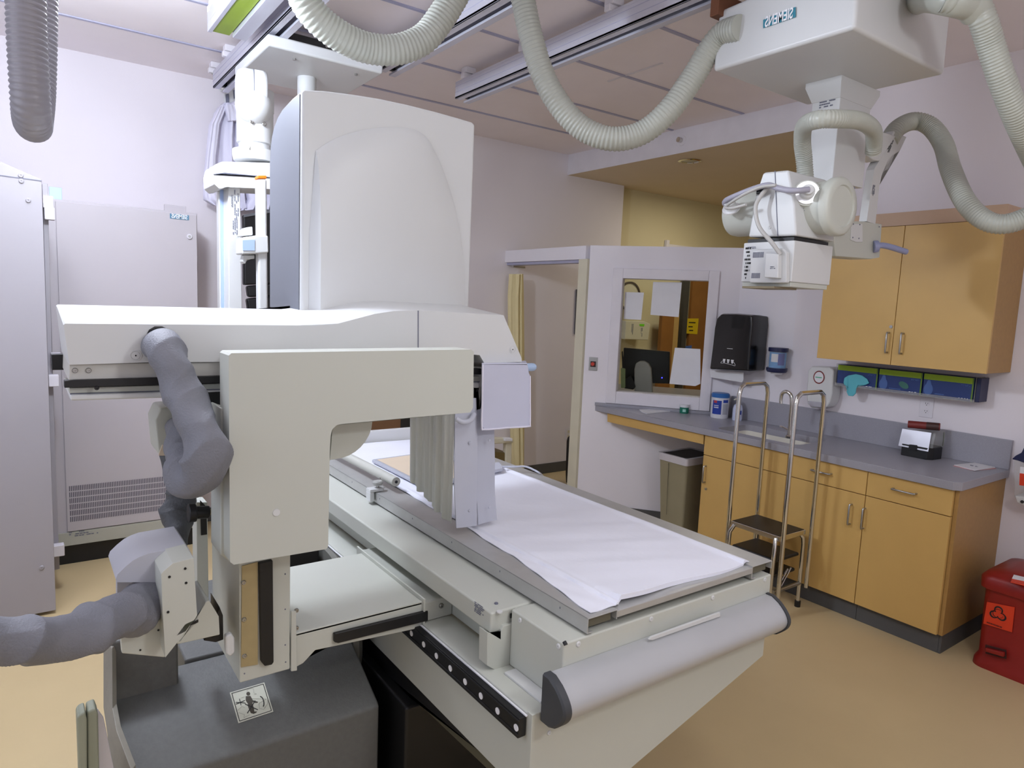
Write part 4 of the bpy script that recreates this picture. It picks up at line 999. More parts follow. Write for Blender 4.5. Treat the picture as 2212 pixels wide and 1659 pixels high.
# cable terminals with bright rings
rp = U(1743, 417, X=x0+.05); rn = Vector((-.75, -.62, .12)).normalized()
lathe('terminal_ring', rp, [(.0001, 0), (.042, 0), (.042, .006), (.0001, .006)], BRIGHT, t, axis=rn, seg=40, label='polished ring')
lathe('terminal_socket', rp+rn*.006, [(.027, 0), (.025, .02), (.018, .024), (.016, .04), (.0001, .04)], MACHW, t, axis=rn, seg=30)
cyl('terminal_boss', rp-rn*.09, rp, .048, MACH, t)
rp2 = U(1580, 452, X=x0+.02); rn2 = Vector((-.7, -.2, .68)).normalized()
lathe('terminal_ring', rp2, [(.0001, 0), (.036, 0), (.036, .005), (.0001, .005)], BRIGHT, t, axis=rn2, seg=40, label='polished ring')
lathe('terminal_socket', rp2+rn2*.005, [(.024, 0), (.022, .03), (.016, .034), (.0001, .034)], MACHW, t, axis=rn2, seg=30)
cbl = [rp+rn*.045, U(1715, 412, X=x0-.03), U(1685, 408, X=x0-.04), U(1660, 400, X=x0-.03), U(1630, 407, X=x0-.03), U(1596, 420, X=x0-.03), U(1570, 432, X=x0-.02), U(1566, 440, X=x0), rp2+rn2*.03]
tube('hv_cable', cbl, .011, mat('cable_lilac', (168, 166, 180), .4), t, label='thick lilac grey cable')
tube('thin_cable', [U(1676, 400, X=x0-.05), U(1640, 405, X=x0-.05), U(1600, 424, X=x0-.05), U(1568, 446, X=x0-.03), U(1580, 450, X=x0-.06), U(1612, 442, X=x0-.06)], .006, mat('cable_grey', (186, 184, 180), .4), t)
tube('collimator_cable', [U(1660, 404, X=x0-.02), U(1642, 425, X=x0-.04), U(1632, 450, X=x0-.05), U(1640, 490, X=x0-.055), U(1668, 525, X=x0-.05), U(1686, 550, X=x0-.035)], .008, mat('cable_grey', (186, 184, 180), .4), t)
boxes('cable_clip', [(x0-.02, x0, U(1646, 412, X=x0).y-.012, U(1646, 412, X=x0).y+.012, U(1646, 412, X=x0).z-.015, U(1646, 412, X=x0).z+.015)], BLACK, t, .003)
pt_ = U(1773, 480, X=x0-.0)
qd = U(1770, 478, Y=dn.y+.12)
bm = bmesh.new(); rn_ = random.Random(7)
for r_ in range(16):
    th = math.radians(172+r_*4.4); yv = dn.y+.075; rr_ = rad-.0095
    while yv < dn.y+.155:
        L_ = rn_.uniform(.006, .02)
        if rn_.random() < .8: bm.faces.new([bm.verts.new((xc_+rr_*math.cos(q_), y_, dn.z+rr_*math.sin(q_))) for q_, y_ in ((th, yv), (th, yv+L_*.85), (th+.035, yv+L_*.85), (th+.035, yv))])
        yv += L_
finish('rating_plate', bm, PRINT, t, smooth=False)
# control head with pale handle and support arm
YQ = y0+.13
pp('control_head', [(1800, 500), (1828, 478), (1868, 478), (1906, 484), (1901, 556), (1880, 560), (1806, 554)], (0, .1, 0), MACH, t, .006, Y=YQ, seg=3)
pp('access_cover', [(1838, 484), (1862, 484), (1862, 523), (1848, 523), (1836, 518)], (0, -.003, 0), MACHW, t, .001, Y=YQ)
for (a, b) in ((1843, 484), (1857, 485), (1842, 513), (1855, 515), (1899, 490)): cyl('screw', U(a, b, Y=YQ-.003), U(a, b, Y=YQ-.003)+Vector((0, -.002, 0)), .003, PRINT, t, seg=8)
tube('handle_stem', [U(1893, 532, Y=YQ-.01), U(1905, 530, Y=YQ-.02), U(1925, 534, Y=YQ-.04), U(1957, 544, Y=YQ-.06)], .0135, LAV, t, label='lavender grip handle')
cyl('handle_base', U(1886, 533, Y=YQ-.0), U(1897, 532, Y=YQ-.015), .027, LAV, t, bevel=.004)
pp('support_arm', [(1872, 478), (1886, 382), (1888, 366), (1901, 345), (1930, 283), (1958, 296), (1944, 325), (1921, 340), (1905, 376), (1900, 400), (1891, 484)], (0, .035, 0), MACHW, t, .003, Y=YQ)
pp('arm_socket', [(1861, 325), (1880, 290), (1906, 284), (1936, 294), (1900, 348), (1886, 345)], (0, .06, 0), MACHW, t, .005, Y=YQ-.01)
marks('caution_print', U(1921, 318, Y=YQ-.001), Vector((-.45, 0, -.9)), Vector((.9, 0, -.45)), .09, .03, 4, BPRINT, t, 8, (0, -1, 0))
marks('caution_print', U(1887, 412, Y=YQ-.001), (0, 0, -1), (1, 0, 0), .05, .022, 3, PRINT, t, 9, (0, -1, 0))

def hosething(pts, r, label, **k):
    h = hose('corrugated_hose', pts, r, k.pop('m', HOSE), **k)
    return tag(h, label, 'hose', 'grey corrugated cable hoses')
hosething([U(640, -60, Y=2.5), U(655, -5, Y=2.5), U(690, 44, Y=2.5), U(745, 84, Y=2.5), U(800, 105, Y=2.5), U(860, 107, Y=2.48), U(915, 84, Y=2.46), U(953, 38, Y=2.44), U(985, -15, Y=2.42), U(1010, -60, Y=2.4)], .056, 'corrugated grey hose sagging above the tall tower cover', pitch=.0165)
hosething([U(1118, -60, Y=2.38), U(1130, 0, Y=2.38), U(1146, 75, Y=2.36), U(1172, 160, Y=2.33), U(1208, 226, Y=2.28), U(1258, 277, Y=2.22), U(1320, 300, Y=2.14), U(1384, 288, Y=2.07), U(1442, 242, Y=2.0), U(1495, 170, Y=1.95), U(1530, 112, Y=1.9), U(1562, 74, Y=1.84), U(1600, 60, Y=1.75)], .050, 'corrugated grey hose sagging in a deep U up to the big white crane box', pitch=.0155)
hosething([U(54, -90, Y=2.0), U(58, 60, Y=2.0), U(64, 180, Y=2.0), U(68, 243, Y=2.03), U(71, 268, Y=2.1), U(75, 264, Y=2.22), U(82, 205, Y=2.3), U(86, 100, Y=2.32), U(88, -90, Y=2.32)], .041, 'thick corrugated hose loop hanging at the upper left edge', pitch=.013, m=HOSED)
yl_ = y0
hosething([U(1740, 385, Y=y0+.10), U(1737, 345, Y=y0+.10), U(1733, 305, Y=y0+.08), U(1738, 272, Y=y0+.03), U(1765, 259, Y=y0-.08), U(1815, 257, Y=y0-.13), U(1860, 262, Y=y0-.1), U(1885, 280, Y=y0-.04), U(1888, 305, Y=y0+.0), U(1886, 328, Y=y0+.02)], .0315, 'corrugated hose bent around the crane column', pitch=.0095)
hosething([U(2040, -3, Y=1.1), U(2060, 2, Y=1.08), U(2105, 12, Y=1.05), U(2122, 40, Y=1.03), U(2138, 90, Y=1.02), U(2162, 165, Y=1.0), U(2195, 250, Y=.98), U(2238, 345, Y=.97), U(2266, 400, Y=.98), U(2264, 440, Y=1.01), U(2225, 466, Y=YQ-0.55), U(2170, 484, Y=YQ-0.48), U(2125, 474, Y=YQ-0.41), U(2085, 435, Y=YQ-0.33), U(2055, 370, Y=YQ-0.24), U(2037, 310, Y=YQ-0.14), U(2008, 272, Y=YQ-0.06), U(1972, 262, Y=YQ+0.00), U(1938, 278, Y=YQ+0.02), U(1920, 305, Y=YQ+0.03)], .041, 'long corrugated hose from the crane box looping past the right edge to the arm', pitch=.0105)
t = thing('hose_elbow', 'smooth grey hose elbow with collar at the top right corner', 'hose fitting', (2.8, 1.1, 2.7))
tube('elbow', [U(1975, 4, Y=1.34), U(2005, -6, Y=1.2), U(2055, 0, Y=1.09), U(2095, 10, Y=1.055), U(2110, 24, Y=1.045)], .0475, HOSE, t, seg=24)

# ================================================================== RIGHT WALL CABINETS
FX = 3.625; WX = XR-.002
t_ = 0
by = [1.335, U(1858, 1180, X=FX).y, U(1692, 1100, X=FX).y, U(1519, 985, X=FX).y]
ZK, ZCB, ZCT = .10, .842, .885
def basecab(y0, y1, label, dz, drawer, door_handle, drawer_handle, lock=False, side=False):
    t = thing('base_cabinet', label, 'cabinet', ((FX+WX)/2, (y0+y1)/2, 0), 'base cabinets under the grey counter')
    box('body', (FX+.02, WX), (y0+.001, y1-.001), (ZK, .70 if lock else ZCB), WOODS, t, .001)
    box('toe_kick', (FX+.035, WX), (y0+.001, y1-.001), (0, ZK), KICK, t, .001)
    box('door', (FX, FX+.019), (y0+.002, y1-.002), (ZK+.002, dz-.002), WOOD, t, .0015)
    box('drawer', (FX, FX+.019), (y0+.002, y1-.002), (dz+.002, ZCB-.004), WOOD, t, .0015)
    dr = [c for c in t.children]
    door = [c for c in dr if c.name.startswith('door')][0]; drw = [c for c in dr if c.name.startswith('drawer')][0]
    def hnd(px, horiz, par):
        a = U(*px, X=FX-.025); L = .055
        if horiz: pts = [(FX, a.y-L, a.z), (FX-.024, a.y-L, a.z), (FX-.027, a.y-L+.006, a.z), (FX-.027, a.y+L-.006, a.z), (FX-.024, a.y+L, a.z), (FX, a.y+L, a.z)]
        else: pts = [(FX, a.y, a.z-L), (FX-.024, a.y, a.z-L), (FX-.027, a.y, a.z-L+.006), (FX-.027, a.y, a.z+L-.006), (FX-.024, a.y, a.z+L), (FX, a.y, a.z+L)]
        tube('handle', pts, .005, STEEL, par, seg=10, straight=True, label='brushed metal handle')
    if door_handle: hnd(door_handle, False, door)
    if drawer_handle: hnd(drawer_handle, True, drw)
    if lock:
        a = U(*lock, X=FX); cyl('lock', a, a+Vector((-.004, 0, 0)), .009, STEEL, door, seg=16)
    if side:
        box('side_panel', (FX+.019, WX), (y0-.018, y0), (ZK, ZCB), WOODS, t, .001, label='darker wood end panel')
        box('side_kick', (FX+.035, WX), (y0-.012, y0), (0, ZK), KICK, t, .001)
    return t
dz = U(2050, 1116, X=FX).z
basecab(by[0], by[1], 'maple base cabinet at the near end of the counter, beside the red bin', dz, True, (1862, 1121), (1950, 1062), side=True)
basecab(by[1], by[2], 'maple base cabinet behind the chrome step stool, with a long drawer handle', dz, True, (1833, 1112), (1771, 1020))
basecab(by[2], by[3], 'maple sink base cabinet with a small lock, beside the beige trash can', dz, True, (1519, 1025), None, lock=(1525, 1056))
pp('counter_apron', [(1312, 890), (1520, 937), (1519, 960), (1312, 911)], (.02, 0, 0), WOOD, None, .0015, X=FX)
tag(bpy.data.objects['counter_apron'], 'narrow maple apron board under the far end of the counter', 'apron board')
# counter with sink cut-out, follows the angled screen wall
cfx = 3.605; yend = 3.86
sk0, sk1 = U(1598, 925, Z=ZCT), U(1742, 945, Z=ZCT)
sy0, sy1, sx0, sx1 = U(1700, 952, Z=ZCT).y-.11, U(1640, 922, Z=ZCT).y+.1, cfx+.09, cfx+.44
def ctr_poly(z):
    e = .03
    return [(cfx+e, 1.305, z), (cfx, 1.305+e, z), (cfx, yend, z)] + [(A.x+dAB.x*s, A.y+dAB.y*s-.0, z) for s in (sof(Vector((0, 0, 0))+A)*0+.105, LAB)] + [(WX, 3.07, z), (WX, 1.305, z)]
bm = bmesh.new()
outer = [bm.verts.new(p) for p in ctr_poly(ZCT)]
def rr(x0, x1, y0, y1, r, z, n=5):
    out = []
    for (cx_, cy_, a0) in ((x0+r, y0+r, 180), (x1-r, y0+r, 270), (x1-r, y1-r, 0), (x0+r, y1-r, 90)):
        for k in range(n+1): a = math.radians(a0+90*k/n); out.append((cx_+r*math.cos(a), cy_+r*math.sin(a), z))
    return out
hole = [bm.verts.new(p) for p in rr(sx0, sx1, sy0, sy1, .05, ZCT)]
edges = [bm.edges.new((l[i], l[(i+1) % len(l)])) for l in (outer, hole) for i in range(len(l))]
bmesh.ops.triangle_fill(bm, edges=edges, use_beauty=True)
topf = bm.faces[:]
r = bmesh.ops.extrude_face_region(bm, geom=topf)
for v in [g for g in r['geom'] if isinstance(g, bmesh.types.BMVert)]: v.co.z -= .043
counter = finish('counter', bm, COUNT, None, .003)
ctt = thing('countertop', 'long grey laminate countertop with backsplash along the right wall', 'countertop', (3.9, 2.4, ZCB))
def adopt(o, par, name):
    org = ORG[o.name].copy(); d = org-ORG[par.name]
    for v in o.data.vertices: v.co += d
    o.location = (0, 0, 0); o.parent = par; o.name = name; ORG[o.name] = ORG[par.name]
adopt(counter, ctt, 'worktop')
box('backsplash', (WX-.02, WX), (1.305, 3.055), (ZCT, 1.042), COUNT, ctt, .002)
bm = bmesh.new()
nb_ = nAB
p = [A+dAB*.105+nb_*.001, A+dAB*(LAB-.01)+nb_*.001, A+dAB*(LAB-.01)+nb_*.018, A+dAB*.105+nb_*.018]
zsp = wz0-cw-.022
bmprism(bm, [q+Vector((0, 0, ZCT)) for q in p], (0, 0, zsp-ZCT))
s_r = w1+cw+.004
p = [A+dAB*s_r+nb_*.001, A+dAB*(LAB-.01)+nb_*.001, A+dAB*(LAB-.01)+nb_*.018, A+dAB*s_r+nb_*.018]
bmprism(bm, [q+Vector((0, 0, zsp)) for q in p], (0, 0, 1.042-zsp))
finish('angled_backsplash', bm, COUNT, ctt, .0015)
t = thing('sink', 'white undermount basin in the grey countertop', 'sink', ((sx0+sx1)/2, (sy0+sy1)/2, .72))
rings = [rr(sx0-.004, sx1+.004, sy0-.004, sy1+.004, .054, ZCT-.044), rr(sx0-.002, sx1+.002, sy0-.002, sy1+.002, .052, ZCT-.03), rr(sx0+.01, sx1-.01, sy0+.01, sy1-.01, .05, ZCT-.13), rr(sx0+.05, sx1-.05, sy0+.05, sy1-.05, .05, ZCT-.15)]
loft('basin', rings[1:], SINKM, t, cap=False); bm = bmesh.new(); bm.faces.new([bm.verts.new(p) for p in rings[-1]]); finish('basin_floor', bm, SINKM, t, smooth=False)
t = thing('faucet', 'chrome gooseneck faucet behind the white basin', 'faucet', (4.1, 2.5, ZCT))
fb = U(1705, 946, Z=ZCT)
Yf = lambda a, b: U(a, b, X=fb.x)
tube('gooseneck', [fb, Yf(1707, 905), Yf(1710, 868), Yf(1708, 853), Yf(1699, 846), Yf(1690, 850), Yf(1687, 862), Yf(1687, 872)], .011, CHROME, t, seg=16)
lathe('base', fb, [(.025, 0), (.025, .012), (.016, .02), (.014, .05), (.0001, .05)], CHROME, t)
tube('lever', [fb+Vector((0, 0, .045)), fb+Vector((-.0, .05, .06)), fb+Vector((-.0, .07, .062))], .006, CHROME, t, seg=10)
# wall cabinet
CX0 = 3.90
yA, yB, yM = U(2130, 808, X=CX0).y, U(1764, 774, X=CX0).y, U(1939, 640, X=CX0).y
zA, zB = U(2130, 808, X=CX0).z, U(2088, 479, X=CX0).z
t = thing('wall_cabinet', 'maple two-door wall cabinet above the counter', 'cabinet', (4.05, (yA+yB)/2, zA))
box('body', (CX0+.019, WX), (yA+.001, yB-.001), (zA+.001, zB), WOODS, t, .001)
d1 = box('door', (CX0, CX0+.018), (yA, yM-.0015), (zA, zB), WOOD, t, .0015)
d2 = box('door', (CX0, CX0+.018), (yM+.0015, yB), (zA, zB), WOOD, t, .0015)
box('filler_board', (CX0+.012, WX), (yA, yB), (zB+.003, zB+.075), WOODF, t, .001)
for px, par in (((1945, 742), d1), ((1914, 740), d2)):
    a = U(*px, X=CX0-.025); L = .055
    tube('handle', [(CX0, a.y, a.z-L), (CX0-.024, a.y, a.z-L), (CX0-.027, a.y, a.z-L+.006), (CX0-.027, a.y, a.z+L-.006), (CX0-.024, a.y, a.z+L), (CX0, a.y, a.z+L)], .005, STEEL, par, seg=10, straight=True, label='brushed metal handle')
a = U(1925, 706, X=CX0); cyl('lock', a, a+Vector((-.004, 0, 0)), .009, STEEL, d2, seg=16)

# ================================================================== THINGS ON THE RIGHT WALL
W = lambda a, b, off=0.: U(a, b, X=XR-off)
t = thing('towel_dispenser', 'black paper towel dispenser with a white sheet sticking out', 'paper towel dispenser', (4.1, 2.8, 1.2))
XD = XR-.20
fr_ = [(1530, 798), (1537, 745), (1541, 708), (1546, 686), (1556, 676), (1590, 676), (1626, 679), (1627, 700), (1622, 750), (1618, 803)]
ff = [U(a, b, X=XD) for a, b in fr_]
bm = bmesh.new()
bk_ = [Vector((WX, p.y, p.z)) for p in ff]
mids = []
rings = []
cyy = sum(p.y for p in ff)/len(ff); czz = sum(p.z for p in ff)/len(ff)
for (x, s) in ((WX, .93), (XR-.10, .97), (XR-.17, .98), (XD, .93)):
    rings.append([Vector((x, cyy+(p.y-cyy)*s, czz+(p.z-czz)*(s if p.z > czz else min(1, s+.05)))) for p in ff])
loft('cover', rings, BLACKG, t, bevel=.01, seg=3)
pp('paper_sheet', [(1533, 799), (1606, 804), (1606, 820), (1603, 826), (1535, 815)], (.002, 0, 0), PAPER, t, 0, X=XR-.12, label='white paper sheet')
q = U(1577, 753, X=XD-.0025); marks('badge_print', q, (0, -1, 0), (0, 0, 1), .05, .006, 1, WHITEP, t, 5, (-1, 0, 0), dens=1)
q0 = U(1573, 781, X=XD-.003)
bm = bmesh.new()
for dy in (-.034, 0, .034):
    c = q0+Vector((0, -dy, .002))
    for k in range(3): bmbox(bm, c.x-.0006, c.x, c.y-.011+.002*k, c.y+.011-.002*k, c.z-.003+.009*(1-k), c.z+.004+.009*(1-k))
loop = [q0+Vector((0, .062*math.cos(a)*-1, -.012+.018*math.sin(a)*(1 if math.sin(a) > 0 else .6))) for a in (math.radians(k*15-190) for k in range(14))]
finish('pictogram_print', bm, WHITEP, t, smooth=False)
tube('pictogram_line', [q0+Vector((0, s, z)) for s, z in ((.035, .008), (.055, -.006), (.06, -.016), (.03, -.014), (0, -.017), (-.03, -.02), (-.058, -.024), (-.055, -.01), (-.04, .004))], .0012, WHITEP, t, seg=6)
t = thing('wipe_dispenser', 'navy and clear cup-shaped dispenser with a blue labelled roll inside', 'wipes dispenser', (4.15, 2.6, 1.2))
a = W(1680, 774, .07); zb_, zt_ = U(1680, 804, X=a.x).z, U(1680, 751, X=a.x).z
lathe('navy_base', (a.x, a.y, zb_), [(.0001, 0), (.062, 0), (.068, .01), (.068, .03), (.0001, .03)], NAVY, t)
lathe('navy_lid', (a.x, a.y, zt_-.026), [(.0001, 0), (.064, 0), (.064, .026), (.0001, .026)], NAVY, t)
lathe('clear_wall', (a.x, a.y, zb_+.03), [(.064, 0), (.063, zt_-zb_-.056)], CLEAR, t, cap=False)
lathe('wipe_roll', (a.x, a.y, zb_+.03), [(.0001, 0), (.054, 0), (.054, zt_-zb_-.06), (.0001, zt_-zb_-.06)], CBLUE, t)
def curved(name, c, r, a0, a1, z0, z1, m, par, n=10):
    return loft(name, [[(c[0]+r*math.cos(a), c[1]+r*math.sin(a), z0), (c[0]+r*math.cos(a), c[1]+r*math.sin(a), z1)] for a in (math.radians(a0+(a1-a0)*k/n) for k in range(n+1))], m, par, closed=False, cap=False)
curved('roll_label', (a.x, a.y), .0545, 165, 215, zb_+.07, zb_+.125, PAPER, t)
curved('roll_label', (a.x, a.y), .0546, 215, 265, zb_+.05, zb_+.13, WBLUE, t)
lathe('white_tip', (a.x, a.y, zb_-.014), [(.0001, 0), (.036, 0), (.04, .014), (.0001, .014)], PAPER, t)
t = thing('soap_dispenser', 'white wall soap dispenser with an oval window behind the stool rail', 'soap dispenser', (4.15, 2.35, 1.1))
sp = [(1743, 872), (1741, 850), (1745, 800), (1752, 791), (1792, 793), (1800, 800), (1797, 850), (1793, 868), (1786, 880), (1752, 882)]
pts = [U(a, b, X=XR-.11) for a, b in sp]
loft('shell', [[Vector((WX, p.y, p.z)) for p in pts], [Vector((XR-.08, p.y, p.z)) for p in pts], pts], MACHW, t, bevel=.012, seg=3)
c = U(1769, 815, X=XR-.112)
loft('oval_window', [[c+Vector((0, -.038*s*math.cos(a), .042*s*math.sin(a)+.0)) for a in (2*math.pi*k/28 for k in range(28))] for s in (1, .82)], DRED, t, cap=False, label='dark red oval rim')
loft('window_label', [[c+Vector((-.0005, -.031*s*math.cos(a), .034*s*math.sin(a))) for a in (2*math.pi*k/28 for k in range(28))] for s in (1, .01)], PAPER, t, cap=False)
marks('label_print', c+Vector((-.0015, 0, 0)), (0, -1, 0), (0, 0, 1), .045, .012, 1, mat('print_green', (90, 180, 140), .6), t, 5, (-1, 0, 0), dens=1)
pp('push_lip', [(1746, 866), (1776, 869), (1774, 880), (1752, 878)], (-.008, 0, 0), mat('lip_grey', (176, 174, 184), .5), t, .003, X=XR-.112)
# glove boxes in a rack
XG = XR-.10
t = thing('glove_rack', 'clear wall rack under the wall cabinet holding three glove boxes', 'glove box holder', (4.15, 1.8, 1.25))
gq = [(1807, 784), (1895, 795), (1990, 806), (2105, 815)]
g0 = U(1806, 832, X=XG); g1 = U(2102, 863, X=XG); gz0 = (g0.z+g1.z)/2; gzt = (U(1808, 786, X=XG).z+U(2108, 813, X=XG).z)/2
boxes('rack_frame', [(XG-.006, WX, g1.y-.008, g1.y-.004, gz0-.006, gzt), (XG-.006, WX, g0.y+.004, g0.y+.008, gz0-.006, gzt), (XG-.006, WX, g1.y-.008, g0.y+.008, gz0-.010, gz0-.006), (XG-.006, XG-.003, g1.y-.008, g0.y+.008, gz0-.006, gz0+.008)], CLEAR, t, 0)
ysg = [g0.y, U(1895, 840, X=XG).y, U(1991, 850, X=XG).y, g1.y]
for i, lab in enumerate(('blue and lime glove box with a teal glove hanging out, leftmost in the rack', 'blue and lime glove box in the middle of the rack', 'blue and lime glove box at the near end of the rack')):
    ya, yb = ysg[i+1]+.004, ysg[i]-.002
    t = thing('glove_box', lab, 'glove box', (XG, (ya+yb)/2, gz0), 'glove boxes in the wall rack')
    box('carton', (XG, WX-.01), (ya, yb), (gz0-.005, gzt-.006), GBLUE, t, .002)
    box('lime_band', (XG-.0012, XG), (ya+.001, yb-.001), (gzt-.04, gzt-.008), LIME, t, 0)
    box('lime_corner', (XG-.0014, XG), (ya+.001, ya+.008), (gz0-.004, gzt-.008), mat('lime_dark', (96, 130, 30), .5), t, 0)
    c = Vector((XG-.0015, yb-.03, gz0+.035))
    if i: 
        loft('drop_print', [[c+Vector((0, .024*s*math.cos(a), .034*s*math.sin(a)+(.018*s if math.sin(a) > .9 else 0))) for a in (2*math.pi*k/20 for k in range(20))] for s in (1, .01)], GBL2, t, cap=False)
        marks('brand_print', c+Vector((0, -.07, -.02)), (0, -1, 0), (0, 0, 1), .07, .012, 1, GBL2, t, 5+i, (-1, 0, 0), dens=.9)
    marks('small_print', Vector((XG-.0015, ya+.04, gz0+.008)), (0, -1, 0), (0, 0, 1), .05, .008, 1, WHITEP, t, 8+i, (-1, 0, 0), dens=.6)
    marks('small_print', Vector((XG-.0015, ya+.035, gzt-.05)), (0, -1, 0), (0, 0, 1), .05, .01, 2, GBL2, t, 11+i, (-1, 0, 0), dens=.7)
    if i == 0:
        gp = [(1822, 826), (1824, 816), (1832, 811), (1848, 808), (1862, 811), (1873, 819), (1877, 828), (1868, 832), (1853, 832), (1849, 838), (1848, 850), (1842, 856), (1832, 855), (1828, 846), (1832, 836), (1823, 831)]
        pp('hanging_glove', gp, (.008, 0, 0), GLOVE, t, .004, X=XG-.012, seg=3, label='teal glove pulled out')
    if i == 1:
        c = U(1952, 832, X=XG-.003); loft('glove_opening', [[c+Vector((0, .028*s*math.cos(a), .019*s*math.sin(a)-.008*s*math.cos(a)*-1)) for a in (2*math.pi*k/20 for k in range(20))] for s in (1, .01)], mat('teal_dark', (58, 110, 100), .6), t, cap=False)
box('rack_end_dark', (XG-.004, WX), (g1.y-.03, g1.y-.009), (gz0-.004, gzt-.004), NAVY, bpy.data.objects['glove_rack'], .002)
# outlet
c = W(2002, 880); t = thing('wall_outlet', 'cream duplex outlet under the glove boxes', 'outlet', (XR, c.y, c.z-.06))
box('plate', (XR-.005, WX), (c.y-.036, c.y+.036), (c.z-.058, c.z+.058), TRIMW, t, .002)
for dz_ in (.022, -.022):
    cyl('socket', (XR-.0065, c.y, c.z+dz_), (XR-.005, c.y, c.z+dz_), .016, TRIMW, t, seg=20)
    boxes('socket_slots', [(XR-.0072, XR-.0064, c.y-.007, c.y-.005, c.z+dz_-.002, c.z+dz_+.006), (XR-.0072, XR-.0064, c.y+.005, c.y+.007, c.z+dz_-.002, c.z+dz_+.006), (XR-.0072, XR-.0064, c.y-.002, c.y+.002, c.z+dz_-.010, c.z+dz_-.006)], BPRINT, t, 0)
# sharps container on the wall at the right edge
t = thing('sharps_container', 'wall-mounted sharps container with navy lid and red label at the right edge', 'sharps container', (4.1, 1.1, .85))
pp('body', [(2190, 985), (2240, 995), (2250, 1090), (2215, 1090), (2196, 1082), (2190, 1070)], (.13, 0, 0), CLEAR, t, .006, X=XR-.14)
pp('bracket', [(2191, 1070), (2240, 1075), (2245, 1095), (2215, 1094), (2197, 1086)], (.13, 0, 0), MACHW, t, .006, X=XR-.141)
pp('navy_lid', [(2185, 992), (2194, 984), (2206, 978), (2212, 966), (2250, 970), (2250, 1004), (2212, 1000), (2198, 995)], (.13, 0, 0), NAVY, t, .006, X=XR-.145)
pp('red_label', [(2203, 1022), (2245, 1028), (2245, 1054), (2202, 1048)], (-.001, 0, 0), ORANGE, t, 0, X=XR-.1415, label='orange red label')
pp('white_label', [(2204, 1008), (2245, 1014), (2245, 1028), (2203, 1022)], (-.001, 0, 0), PAPER, t, 0, X=XR-.1415)
cyl('key_lock', U(2208, 1084, X=XR-.142), U(2208, 1084, X=XR-.148), .008, BPRINT, t, seg=14)

# ================================================================== ON THE COUNTER
a = U(1551, 904, Z=ZCT)
t = thing('wipes_canister', 'white wipes canister with blue lid and blue label on the counter', 'wipes canister', (a.x, a.y+.0, ZCT))
cx_, cy_ = a.x+.05, a.y+.03; hc = U(1552, 848, X=cx_).z-ZCT; rc_ = .062
lathe('tub', (cx_, cy_, ZCT), [(.0001, 0), (rc_-.002, 0), (rc_, .006), (rc_, hc-.03), (.0001, hc-.03)], PAPER, t)
lathe('lid', (cx_, cy_, ZCT+hc-.03), [(.0001, 0), (rc_+.002, 0), (rc_+.002, .022), (rc_-.004, .03), (.0001, .03)], mat('lid_blue', (44, 106, 176), .4), t, label='blue lid')
vd = math.degrees(math.atan2(-cy_, -cx_))
curved('front_label', (cx_, cy_), rc_+.0006, vd+10, vd-52, ZCT+.03, ZCT+hc-.05, WBLUE, t)
bpy.data.objects['front_label'].name
curved('white_stripe', (cx_, cy_), rc_+.0012, vd-8, vd-40, ZCT+hc*.42, ZCT+hc*.46, PAPER, t)
curved('white_stripe', (cx_, cy_), rc_+.0012, vd-8, vd-40, ZCT+hc*.5, ZCT+hc*.53, PAPER, t)
curved('red_dot_print', (cx_, cy_), rc_+.0013, vd-20, vd-42, ZCT+hc*.62, ZCT+hc*.72, mat('red_print', (190, 60, 70), .5), t)
curved('grey_text_block', (cx_, cy_), rc_+.0006, vd+20, vd+60, ZCT+.03, ZCT+hc*.6, mat('grey_block', (176, 178, 188), .6), t)
curved('navy_block', (cx_, cy_), rc_+.0008, vd+20, vd+60, ZCT+hc*.64, ZCT+hc*.76, WBLUE, t)
b_ = U(1588, 908, Z=ZCT)
t = thing('pump_bottle', 'white pump bottle with a blue mark beside the wipes canister', 'bottle', (b_.x, b_.y, ZCT))
bx_, by_ = b_.x+.02, b_.y+.0; hb = U(1588, 862, X=bx_).z-ZCT
lathe('bottle', (bx_, by_, ZCT), [(.0001, 0), (.032, 0), (.034, .01), (.034, hb*.55), (.028, hb*.72), (.012, hb*.8), (.012, hb*.88), (.0001, hb*.88)], mat('bottle_white', (206, 212, 236), .35), t)
lathe('pump_cap', (bx_, by_, ZCT+hb*.86), [(.014, 0), (.014, hb*.08), (.006, hb*.09), (.006, hb*.16), (.0001, hb*.16)], mat('cap_cream', (216, 214, 196), .4), t)
tube('spout', [(bx_, by_, ZCT+hb), (bx_-.012, by_+.012, ZCT+hb+.003), (bx_-.022, by_+.022, ZCT+hb-.004)], .005, mat('cap_cream', (216, 214, 196), .4), t, seg=10)
vb_ = math.degrees(math.atan2(-by_, -bx_)); curved('blue_mark', (bx_, by_), .0347, vb_+5, vb_+50, ZCT+hb*.3, ZCT+hb*.5, WBLUE, t)
a = U(1476, 893, Z=ZCT)
t = thing('green_canister', 'small dark green and white tub under the window', 'canister', (a.x+.02, a.y, ZCT)); gh = U(1476, 873, X=a.x+.02).z-ZCT
lathe('tub', (a.x+.02, a.y+.01, ZCT), [(.0001, 0), (.032, 0), (.033, .004), (.033, gh-.02), (.0001, gh-.02)], DGREEN, t)
lathe('lid', (a.x+.02, a.y+.01, ZCT+gh-.02), [(.0001, 0), (.034, 0), (.034, .02), (.0001, .02)], PAPER, t)
curved('pale_print', (a.x+.02, a.y+.01), .0336, 200, 240, ZCT+.012, ZCT+gh*.5, mat('mint_print', (170, 220, 206), .6), t)
pp('paper_stack', [(1381, 886), (1437, 884.5), (1450, 889), (1398, 895), (1386, 891)], (0, 0, .006), PAPER, None, .001, Z=ZCT)
tag(bpy.data.objects['paper_stack'], 'thin stack of white paper lying under the window', 'paper')
